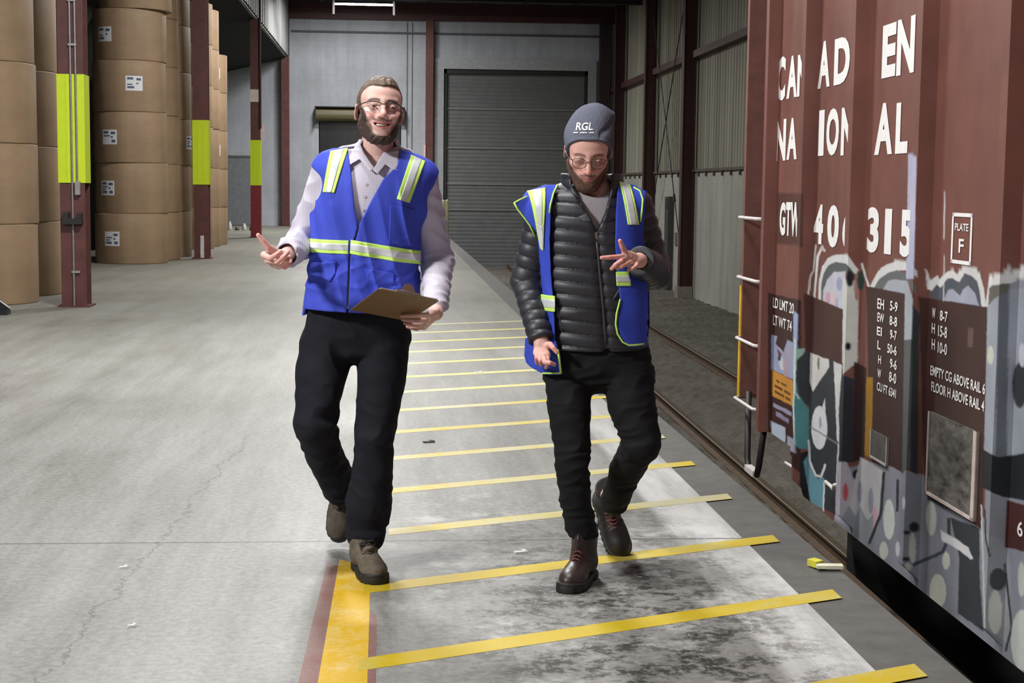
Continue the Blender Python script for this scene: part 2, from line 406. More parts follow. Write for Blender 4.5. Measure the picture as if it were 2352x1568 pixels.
# grey service door in the back wall of the left aisle
d3 = MB().box(-6.08, -4.72, WALL_Y-0.05, WALL_Y+0.01, 0.02, 2.42).build('door_3', plain('service_door', (112, 116, 120), 0.6)); tag(d3, kind='structure')
mb = MB(); mb.box(-6.16, -6.08, WALL_Y-0.07, WALL_Y, 0, 2.5); mb.box(-4.72, -4.64, WALL_Y-0.07, WALL_Y, 0, 2.5); mb.box(-6.16, -4.64, WALL_Y-0.07, WALL_Y, 2.42, 2.5)
mb.build('door_frame', plain('service_frame', (88, 90, 92), 0.6), d3)
MB().box(-4.88, -4.80, WALL_Y-0.10, WALL_Y-0.05, 1.0, 1.12).build('door_handle', plain('dull_metal', (150, 150, 150), 0.4, 0.8), d3)

# painted walkway hatching: stripes, the broad yellow line and its oxide-red border are paint on the floor
def worn_paint(name, rgb, under, amt=(0.34, 0.6), scale=4.0):
    m, nt, b = new_mat(name)
    n = noise(nt, scale, 7, 0.7); n2 = noise(nt, 45, 4, 0.7); n3 = noise(nt, 0.55, 3, 0.5)
    f = mix(nt, 0.35, n.outputs[0], n2.outputs[0]); f = mix(nt, 0.45, f, n3.outputs[0])
    fr = ramp(nt, f, [(amt[0], 0.0), (amt[1], 1.0)])
    c = mix(nt, fr.outputs[0], under, lin(rgb))
    nt.links.new(c, b.inputs['Base Color']); b.inputs['Roughness'].default_value = 0.55; return m
yel = worn_paint('worn_yellow_paint', (190, 164, 14), lin((186, 178, 110)), (0.38, 0.50))
yel_mid = worn_paint('half_worn_yellow_paint', (190, 168, 36), lin((184, 180, 146)), (0.44, 0.56))
yel_pale = worn_paint('faded_yellow_paint', (200, 192, 110), lin((176, 176, 166)), (0.38, 0.56))
for i in range(15):
    yr = 4.30+0.868*i-(0.02 if i > 8 else 0)
    wy = 0.118
    a, b_ = (-0.09 if i < 3 else (0.0 if i < 9 else 0.06), 1.60)
    z = 0.0004
    f = lambda x, dy: (x, yr+(x-1.60)*0.440+dy, z)
    nseg = 1
    mb = MB(); mb.prism([f(a, 0), f(b_, 0), f(b_, wy), f(a, wy)], (0, 0, 0.0005))
    o = mb.build('painted_stripe', yel if i < 3 else (yel_mid if i < 8 else yel_pale), floor)
mb = MB(); mb.prism([(-0.222, 2.5, 0.0003), (-0.052, 2.5, 0.0003), (-0.068, 5.66, 0.0003), (-0.19, 5.80, 0.0003)], (0, 0, 0.0004))
mb.build('painted_line', worn_paint('broad_yellow_paint', (205, 165, 22), lin((214, 200, 150)), (0.36, 0.50), 3.0), floor)
mb = MB(); mb.prism([(-0.292, 2.5, 0.0002), (-0.221, 2.5, 0.0002), (-0.189, 5.70, 0.0002), (-0.236, 5.76, 0.0002)], (0, 0, 0.0003))
mb.prism([(-0.053, 2.5, 0.0002), (-0.026, 2.5, 0.0002), (-0.040, 5.0, 0.0002), (-0.064, 5.1, 0.0002)], (0, 0, 0.0003))
mb.build('line_border', worn_paint('oxide_red_paint', (122, 74, 66), lin((140, 125, 120)), (0.34, 0.6), 3.0), floor)
# ------------------------------------------------------------------ things of the hall
grey_pipe = plain('galvanised_pipe', (150, 146, 146), 0.45, 0.5)
hivis = plain('hi_vis_yellow_wrap', (200, 222, 18), 0.5, var=0.04)
def column(x, y, w, d, z1, label, wrap=True, mat=None, low=None, group='steel columns along the dock aisle'):
    r = empty('steel_column', (x, y, 0)); tag(r, label, 'column', group)
    mb = MB(); t = 0.022
    mb.box(x-w/2, x+w/2, y-d/2, y-d/2+t, 0, z1); mb.box(x-w/2, x+w/2, y+d/2-t, y+d/2, 0, z1); mb.box(x-t/2, x+t/2, y-d/2+t, y+d/2-t, 0, z1)
    mb.box(x-w/2, x-w/2+t, y-d/2+t, y+d/2-t, 0, z1)
    mb.build('shaft', mat or red_steel, r, bevel=0.004)
    MB().box(x-w/2-0.04, x+w/2+0.04, y-d/2-0.04, y+d/2+0.04, 0, 0.02).build('base_plate', mat or red_steel, r)
    if wrap:
        mb = MB(); e = 0.012
        mb.box(x-w/2-e, x+w/2+e, y-d/2-e, y-d/2, 1.44, 2.68); mb.box(x-w/2-e, x-w/2, y-d/2, y+d/2, 1.44, 2.68); mb.box(x+w/2, x+w/2+e, y-d/2, y+d/2, 1.44, 2.68)
        for xx in (-0.05, 0.06): mb.box(x+xx*w/0.3-0.008, x+xx*w/0.3+0.008, y-d/2-e-0.006, y-d/2-e, 1.44, 2.68)
        mb.build('yellow_wrap', hivis, r)
    return r
A = column(-3.66, 18.2, 0.285, 0.30, 5.98, 'dark red steel column nearest the camera at left, with conduits and a small bracket')
x, yf = -3.66, 18.2-0.15
mb = MB()
mb.tube([(x+0.005, yf-0.022, 0), (x+0.005, yf-0.022, 5.9)], 0.013, 8); mb.tube([(x+0.062, yf-0.022, 1.30), (x+0.062, yf-0.022, 5.9)], 0.013, 8)
for zz in (3.0, 3.5, 4.4, 0.4): mb.box(x-0.015, x+0.08, yf-0.04, yf, zz, zz+0.025)
mb.build('conduit', grey_pipe, A)
mb = MB(); mb.box(x+0.04, x+0.10, yf-0.07, yf-0.002, 1.30, 1.46); mb.build('switch_box', grey_pipe, A, bevel=0.006)
mb = MB(); mb.box(x-0.10, x+0.115, yf-0.10, yf-0.002, 0.965, 1.03); mb.box(x-0.10, x-0.03, yf-0.09, yf-0.01, 1.03, 1.10); mb.box(x+0.06, x+0.11, yf-0.09, yf-0.01, 1.03, 1.09)
mb.build('bracket', plain('black_bracket', (30, 28, 28), 0.5), A)
B = column(-3.66, 30.3, 0.285, 0.30, 5.98, 'dark red steel column with a pale strip at its foot, beside the tall paper stack')
MB().box(-3.66-0.02, -3.66+0.05, 30.3-0.17, 30.3-0.151, 0.02, 0.45).build('foot_strip', plain('pale_strip', (205, 200, 196), 0.6), B)
Cc = column(-3.70, 42.9, 0.26, 0.28, 5.98, 'red steel column with a white band above its yellow wrap')
mb = MB(); mb.box(-3.84, -3.56, 42.9-0.155, 42.9+0.12, 3.72, 4.06); mb.build('white_band', plain('white_band', (205, 198, 190), 0.6), Cc)
mb = MB(); mb.box(-3.84, -3.56, 42.9-0.155, 42.9+0.12, 0.02, 1.43); mb.build('red_foot', plain('bright_red_paint', (120, 30, 34), 0.5), Cc)
MB().tube([(-3.56, 42.72, 3.0), (-3.56, 42.72, 8.3)], 0.035, 8).build('drain_pipe', dk_red, Cc)
MB().box(-3.555, -3.46, 42.74, 42.78, 2.72, 3.10).build('notice', plain('pink_notice', (226, 196, 190), 0.6), Cc)
column(-3.72, 55.25, 0.27, 0.28, 5.98, 'red steel column standing against the back wall at the end of the aisle', wrap=False)
P_ = column(1.40, 55.28, 0.27, 0.26, 7.36, 'tall red steel column on the back wall between the dock door and the track door', wrap=False, group='steel columns on the back wall')
MB().box(1.21, 1.265, 55.10, 55.16, 2.35, 2.95).build('notice', plain('pink_notice_b', (222, 190, 184), 0.6), P_)
# twin conduits on the back wall
for i, xx in enumerate((0.60, 0.78)):
    o = MB().tube([(xx, WALL_Y-0.03, 0.5), (xx, WALL_Y-0.03, 7.3)], 0.018, 8).build('wall_conduit', plain('conduit_grey', (112, 114, 118), 0.5))
    tag(o, ('thin grey conduit on the back wall, left one of the pair beside the dock door', 'thin grey conduit on the back wall, right one of the pair beside the dock door')[i], 'conduit', 'conduits on the back wall')
# right-wall columns
for (yy, ww, lab) in ((52.6, 0.26, 'red steel wall column nearest the track door on the right wall'), (46.3, 0.26, 'red steel wall column just left of the crossed brace rods'), (40.2, 0.30, 'red steel wall column just right of the crossed brace rods, nearest the boxcar')):
    r = empty('wall_column', (RX-0.2, yy, PIT)); tag(r, lab, 'column', 'steel columns of the right wall')
    mb = MB(); x0, x1 = RX-0.36, RX-0.02; t = 0.02
    mb.box(x0, x0+t, yy-ww/2, yy+ww/2, PIT+0.3, 8.3); mb.box(x1-t, x1, yy-ww/2, yy+ww/2, PIT+0.3, 8.3); mb.box(x0+t, x1-t, yy-0.01, yy+0.01, PIT+0.3, 8.3)
    mb.build('shaft', dk_red, r)
    MB().box(x0-0.06, x1, yy-ww/2-0.06, yy+ww/2+0.06, PIT-0.05, PIT+0.3).build('footing', plain('column_footing', (130, 126, 116), 0.8), r)
r = empty('corner_column', (7.7, 55.2, PIT)); tag(r, 'dark column in the corner between track door and right wall', 'column')
MB().box(7.50, 7.86, 54.9, 55.3, PIT, 7.36).build('shaft', plain('corner_steel', (40, 30, 28), 0.6), r)
MB().box(7.44, 7.92, 54.85, 55.36, PIT-0.04, PIT+0.25).build('footing', plain('corner_footing', (96, 92, 84), 0.8), r)
# crossed brace rods and the tall dark cabinet below
def brace(p, q, lab):
    r = empty('brace_rod', tuple(p)); tag(r, lab, 'brace rod', 'crossed rods on the right wall')
    p, q = np.array(p), np.array(q)
    MB().tube([p, q], 0.016, 6).build('rod', plain('brace_steel', (44, 36, 32), 0.6), r)
    c = p+(q-p)*0.2; d = (q-p)/np.linalg.norm(q-p)
    MB().tube([c-d*0.12, c+d*0.12], 0.035, 8).build('turnbuckle', plain('turnbuckle_steel', (36, 30, 28), 0.6), r)
brace((RX-0.22, 46.0, 0.1), (RX-0.22, 40.9, 6.4), 'thin steel brace rod rising toward the camera on the right wall')
brace((RX-0.26, 40.5, -0.2), (RX-0.26, 45.8, 6.9), 'thin steel brace rod rising away from the camera on the right wall')
r = empty('conduit_riser', (RX-0.12, 43.4, PIT)); tag(r, 'tall narrow dark panel standing against the block wall behind the jacket sleeve', 'panel')
MB().box(RX-0.16, RX-0.01, 43.0, 43.55, PIT, 1.25).build('casing', plain('dark_casing', (62, 64, 62), 0.6), r)
MB().box(RX-0.175, RX-0.16, 43.1, 43.45, 0.9, 1.2).build('cover', plain('casing_cover', (46, 47, 46), 0.6), r)
MB().box(RX-0.06, RX-0.005, 42.35, 42.6, -0.1, 0.25).build('junction_box', plain('junction_grey', (128, 126, 118), 0.6), r)
# two pale bollards at the far end of the dock
for i, xx in enumerate((1.00, 1.20)):
    yy = (44.6, 46.2)[i]; X = at_y((1019, 1027)[i], 480, yy)[0]
    o = MB().lathe([(0.0, 0), (0.05, 0), (0.05, 1.02), (0.045, 1.06), (0.02, 1.075), (0, 1.078)], (X, yy, 0), 14).build('bollard', plain('pale_yellow_bollard', (186, 184, 150), 0.6), smooth=True)
    tag(o, ('thin pale bollard at the far end of the dock, nearer of two', 'thin pale bollard at the far end of the dock, farther of two')[i], 'bollard', 'bollards at the dock end')

# lamp fixtures, all but the first unseen: each owns the area light it gives off
tube_m = emit('lit_tubes', (250, 252, 255), 9.0)
white_m = plain('white_enamel', (225, 225, 225), 0.5, var=0.04)
names = ['lit fluorescent fixture hanging below the roof at the far end of the hall']
for i, (lx, ly, lz, wt) in enumerate(LAMPS):
    if i == 0:
        lx = at_y(835, 0, ly)[0]
    r = empty('ceiling_lamp', (lx, ly, lz))
    tag(r, names[0] if i == 0 else 'unseen lamp fixture out of the frame, number %d from the hall end' % (i+1), 'lamp', 'fluorescent fixtures above the dock')
    mb = MB(); mb.box(lx-0.62, lx+0.62, ly-0.20, ly+0.20, lz+0.06, lz+0.16)
    mb.prism([(lx-0.62, ly-0.30, lz+0.03), (lx-0.62, ly-0.20, lz+0.08), (lx-0.62, ly-0.20, lz+0.10), (lx-0.62, ly-0.32, lz+0.03)], (1.24, 0, 0))
    mb.prism([(lx-0.62, ly+0.32, lz), (lx-0.62, ly+0.34, lz), (lx-0.62, ly+0.20, lz+0.10), (lx-0.62, ly+0.20, lz+0.08)], (1.24, 0, 0))
    mb.build('housing', white_m, r)
    for yy in (-0.14, -0.05, 0.05, 0.14):
        MB().tube([(lx-0.60, ly+yy, lz), (lx+0.60, ly+yy, lz)], 0.019, 10).build('tube', tube_m, r, smooth=True)
    if i == 0:
        mb = MB(); mb.box(lx-0.90, lx+0.90, ly+0.42, ly+0.50, lz-0.22, lz-0.16); mb.build('lit_flange_bar', white_m, r)  # white bar standing in for the lamplit flange of the roof beam
        for s in (-0.93, 0.93): MB().box(lx+s-0.03, lx+s+0.03, ly+0.42, ly+0.50, lz-0.50, lz+0.80).build('hanger', plain('hanger_steel', (20, 19, 19), 0.8), r)
    for s in (-0.5, 0.5) if i not in ADDED_FLOOD else (): MB().tube([(lx+s, ly, lz+0.16), (lx+s, ly, 8.4)], 0.008, 6).build('suspension_rod', grey_pipe, r)
    area_light('lamp_light', (0, 0, -0.05), 1.2, 0.5, wt, parent=r)
    if i in ADDED_FLOOD: r.rotation_mode = 'QUATERNION'; r.rotation_quaternion = (Vector(ADDED_FLOOD[i])-r.location).to_track_quat('-Z', 'Y')

# kraft paper rolls
kraft, nt, b = new_mat('kraft_paper')
n1 = noise(nt, 1.4, 4, 0.6, 'Object', (1, 1, 3)); n2 = noise(nt, 30, 3, 0.5, 'Object', (0.3, 0.3, 1)); n3 = noise(nt, 0.9, 3, 0.5, 'Object', (3, 3, 0.2))
c = ramp(nt, n1.outputs[0], [(0.3, lin((142, 117, 91))), (0.7, lin((160, 134, 106)))]).outputs[0]
c = mix(nt, 0.25, c, ramp(nt, n3.outputs[0], [(0.35, lin((120, 98, 76))), (0.6, lin((165, 140, 112)))]).outputs[0])
c = mix(nt, 0.12, c, n2.outputs['Color'], 'OVERLAY')
nt.links.new(c, b.inputs['Base Color']); b.inputs['Roughness'].default_value = 0.62
lab_white = plain('white_label', (222, 224, 228), 0.6, var=0.03); lab_ink = plain('label_ink', (86, 92, 116), 0.6, var=0.1)
RR = 0.65
def roll_protos(h):
    p = MB().lathe([(0.05, 0.01), (0.05, 0.0), (RR-0.014, 0.0), (RR-0.003, 0.004), (RR, 0.014), (RR, h-0.014), (RR-0.003, h-0.004), (RR-0.014, h), (0.05, h), (0.05, h-0.01)], (0, 0, 0), 72)
    me = bpy.data.meshes.new('paper_roll'); me.from_pydata(p.v, [], p.f)
    me.materials.append(kraft); me.polygons.foreach_set('use_smooth', [abs(f.normal.z) < 0.4 for f in me.polygons]); return me
roll_me = {0.945: roll_protos(0.945), 0.905: roll_protos(0.905)}
def patch(r, a0, a1, z0, z1, seg=8):
    vs = []; fs = []
    for i in range(seg+1):
        a = a0+(a1-a0)*i/seg
        for rr in (r, r+0.002):
            for z in (z0, z1): vs.append((rr*math.cos(a), rr*math.sin(a), z))
    for i in range(seg):
        q = 4*i
        fs += [(q+2, q+3, q+7, q+6), (q, q+4, q+5, q+1), (q+1, q+5, q+7, q+3), (q, q+2, q+6, q+4)]
    fs += [(0, 1, 3, 2), (4*seg, 4*seg+2, 4*seg+3, 4*seg+1)]
    return vs, fs
def roll_label(root, ang, zc, w=0.30, h=0.26, seed=0):
    rs = np.random.RandomState(seed); da = w/2/RR
    m_ = MB(); m_.add(*patch(RR, ang-da, ang+da, zc-h/2, zc+h/2))
    o = m_.build('paper_label', lab_white); o.parent = root; o.location = (0, 0, 0)
    m_ = MB()
    for c0, c1, z0, z1 in ((-0.8, -0.1, 0.25, 0.40), (-0.8, 0.1, 0.05, 0.13), (-0.8, -0.2, -0.12, -0.04), (-0.8, 0.0, -0.34, -0.20), (0.25, 0.8, 0.20, 0.36), (0.25, 0.5, -0.05, 0.05), (0.35, 0.8, -0.36, -0.18)):
        if rs.rand() < 0.85: m_.add(*patch(RR+0.0022, ang+da*c0, ang+da*c1, zc+h*z0, zc+h*z1, 3))
    p = m_.build('label_print', lab_ink); p.parent = o; p.location = (0, 0, 0)
ORD = ['bottom', 'second', 'third', 'fourth', 'fifth', 'sixth']
rs = np.random.RandomState(11)
def stack(x, y, n, h, where, labels={}, jit=0.02, tops={}, top=True):
    for i in range(n):
        o = bpy.data.objects.new('paper_roll', roll_me[h]); COL.objects.link(o)
        dx, dy = rs.uniform(-jit, jit, 2)
        if i in tops: dx += tops[i]
        o.location = (x+dx, y+dy, i*(h+0.002)); o.rotation_euler = (0, 0, 0)
        tag(o, '%s brown paper roll %s' % ((ORD[i]+' from the floor' if i else 'bottom') if i != n-1 or not top else 'topmost', where), 'paper roll', 'kraft paper rolls stacked on end')
        for (ang, zc) in labels.get(i, []):
            roll_label(o, math.radians(ang), zc*h, seed=i*7+int(ang) % 50)
stack(-4.88, 18.82, 4, 0.945, 'of the stack at the left edge', {1: [(-96, 0.5)]}, top=False)
stack(-4.92, 20.20, 5, 0.945, 'of the stack behind the leftmost column', {4: [(-60, 0.8)]}, 0.01, top=False)
stack(-4.72, 28.52, 6, 0.905, 'of the front stack between two columns', {0: [(-113, 0.5)], 1: [(-122, 0.5)], 2: [(-115, 0.5)], 3: [(-73, 0.55)], 4: [(-123, 0.5)], 5: [(-100, 0.35)]}, 0.015, {5: 0.12}, top=False)
stack(-4.68, 29.84, 6, 0.905, 'of the second stack behind that front one', {}, 0.01, top=False)
stack(-4.62, 31.16, 6, 0.905, 'of the stack left of the middle column', {2: [(-12, 0.5)]}, 0.01, top=False)
stack(-4.62, 35.0, 6, 0.905, 'of the stack right of the middle column', {1: [(-40, 0.3)], 0: [(-40, 0.6)], 2: [(-50, 0.5)]}, 0.01)
stack(-4.62, 36.32, 6, 0.905, 'of the last six-roll stack', {2: [(-50, 0.5)]}, 0.01)
stack(-4.58, 37.64, 5, 0.905, 'of the farthest, five-roll stack', {2: [(-50, 0.5)], 3: [(-50, 0.5)], 4: [(-50, 0.5)]}, 0.01)

# low clutter at the foot of the service door: pale pieces in a row
for i in range(5):
    x = -5.35+i*0.23; y = 49.6; h = (0.14, 0.28, 0.12, 0.22, 0.16)[i]
    o = MB().lathe([(0.0, 0), (0.07, 0), (0.075, 0.02), (0.06, h*0.7), (0.03, h*0.85), (0.03, h), (0, h)], (x, y, 0), 12).build('container', plain('pale_container', (190, 188, 180) if i % 2 else (70, 66, 60), 0.6), smooth=True)
    tag(o, 'small %s container on the floor left of the red column foot, %s from the left' % ('pale' if i % 2 else 'dark', ('first', 'second', 'third', 'fourth', 'fifth')[i]), 'container', 'small containers on the far floor')
# black pallet-truck tip at the lower left edge
r = empty('pallet_jack', (-3.95, 16.9, 0)); tag(r, 'black tip of a pallet jack poking in at the left edge of the photo', 'pallet jack')
pj = plain('black_jack_steel', (24, 24, 26), 0.4)
q = at_y(0, 712, 17.0)
mb = MB(); mb.prism([(q[0]-0.9, 16.9, 0.0), (q[0]+0.10, 16.9, 0.0), (q[0]+0.10, 16.9, 0.06), (q[0]-0.9, 16.9, 0.06)], (0, 0.16, 0)); mb.build('fork', pj, r)
mb = MB(); mb.prism([(q[0]-0.9, 16.95, 0.08), (q[0]+0.12, 16.95, 0.06), (q[0]-0.02, 16.95, 0.17), (q[0]-0.9, 16.95, 0.45)], (0, 0.1, 0)); mb.build('body', pj, r)
MB().tube([(q[0]-0.9, 16.93, 0.46), (q[0]-0.02, 16.93, 0.18), (q[0]+0.12, 16.93, 0.075)], 0.007, 6).build('trim_rod', grey_pipe, r)

# rails
rail_m = plain('rusty_rail', (84, 66, 48), 0.6, 0.3, var=0.3, scale=8); rail_top = plain('worn_rail_head', (92, 80, 64), 0.5, 0.5)
TC = 4.36-TA*20
for lat, lab in ((TC-0.735, 'rusty track rail nearer the dock, passing under the boxcar'), (TC+0.735, 'rusty track rail farther from the dock, beside the block wall')):
    r = empty('track_rail', tuple(trk(11, lat, PIT))); tag(r, lab, 'rail', 'rails of the track')
    prof = [(-0.07, 0), (0.07, 0), (0.07, 0.02), (0.012, 0.035), (0.012, 0.105), (0.036, 0.115), (0.036, 0.13), (-0.036, 0.13), (-0.036, 0.115), (-0.012, 0.105), (-0.012, 0.035), (-0.07, 0.02)]
    mb = MB(); mb.prism([trk(2, lat+a, PIT-0.01+z) for a, z in prof], T_*53.0); mb.build('rail_profile', rail_m, r)
    mb = MB(); mb.prism([trk(2, lat+a, PIT+0.1205+z) for a, z in ((-0.033, 0), (0.033, 0), (0.028, 0.004), (-0.028, 0.004))], T_*53.0); mb.build('rail_head', rail_top, r)
# rubbish: a scrap of yellow-edged board on the dock edge, bits in the ballast and on the floor
r = empty('board_scrap', (1.56, 5.62, 0)); tag(r, 'white board scrap with a yellow end lying at the dock edge beside the boxcar', 'scrap')
c = at_z(1905, 1307, 0)
mb = MB(); mb.obox(c+np.array([0, 0, 0.012]), (0.050, -0.004, 0), (0.003, 0.02, 0), (0, 0, 0.006)); mb.build('board', plain('scrap_white', (214, 210, 186), 0.7), r)
mb = MB(); c2 = at_z(1872, 1300, 0); mb.obox(c2+np.array([0, 0, 0.014]), (0.018, 0.012, 0), (-0.01, 0.024, 0), (0, 0, 0.012)); mb.build('yellow_end', plain('scrap_yellow', (196, 190, 60), 0.7), r)
for i, (px, py, s, lab, colr) in enumerate(((1196, 1270, 0.025, 'bent white plastic scrap on the walkway between the two men', (196, 198, 200)), (985, 1016, 0.03, 'dark scrap on the walkway beyond the clipboard man', (70, 68, 62)), (1100, 856, 0.03, 'pale crumb on a far walkway stripe', (220, 220, 215)), (284, 1305, 0.014, 'tiny white paper bit on the floor at lower left', (220, 220, 220)), (303, 1440, 0.012, 'tiny white paper bit on the floor near the bottom left', (220, 220, 220)))):
    c = at_z(px, py, 0); rs2 = np.random.RandomState(i)
    mb = MB(); mb.obox(c+np.array([0, 0, 0.004]), (s, s*0.3, 0), (-s*0.15, s*0.4, 0), (0, 0, 0.004)); mb.obox(c+np.array([s*0.6, s*0.5, 0.006]), (s*0.3, -s*0.5, 0), (s*0.2, s*0.12, 0), (0, 0.001, 0.005))
    o = mb.build('floor_scrap', plain('scrap_%d' % i, colr, 0.7)); tag(o, lab, 'scrap')
# ------------------------------------------------------------------ the boxcar
LAT = 2.30                                       # distance of its side plane from the camera axis of the track
def car(u, off, z): return T_*u + N_*(LAT-off) + np.array([0, 0, z])
def side(px, py, off=0.0):
    """point of the photograph traced onto the car side -> (u, z)"""
    d = ray(px, py); k_ = (LAT-off)/(d@N_); P = CAM+d*k_; return P@T_, P[2]
RIBS = [4.68, 5.69, 6.707, 7.755, 8.762, 9.70]; RW, RD = 0.085, 0.075
U0, U1 = 4.2, 9.80

def pnoise(x, y, s=1.0, seed=0):
    r = np.random.RandomState(seed); o = np.zeros_like(x)
    for i in range(7):
        a = r.uniform(0, 6.28); f = s*(0.6+1.5*r.rand())
        o += np.sin((x*math.cos(a)+y*math.sin(a))*f+r.uniform(0, 6.28)+1.3*np.sin((x*math.sin(a)-y*math.cos(a))*f*0.7+r.uniform(0, 6.28)))
    return o/7
def in_poly(x, y, poly):
    c = np.zeros(x.shape, bool); n = len(poly); j = n-1
    for i in range(n):
        xi, yi = poly[i]; xj, yj = poly[j]
        if yi != yj:
            c ^= ((yi > y) != (yj > y)) & (x < (xj-xi)*(y-yi)/(yj-yi)+xi)
        j = i
    return c
def seg_d(x, y, pts):
    d = np.full(x.shape, 1e9)
    for (ax, ay), (bx, by) in zip(pts[:-1], pts[1:]):
        vx, vy = bx-ax, by-ay; t = np.clip(((x-ax)*vx+(y-ay)*vy)/(vx*vx+vy*vy+1e-9), 0, 1)
        d = np.minimum(d, np.hypot(x-ax-t*vx, y-ay-t*vy))
    return d
WHT = (206, 206, 206); CHR = (52, 54, 58); GRY = (138, 140, 150); BRN = (70, 44, 40); LAV = (165, 167, 182); TEAL = (78, 128, 132)
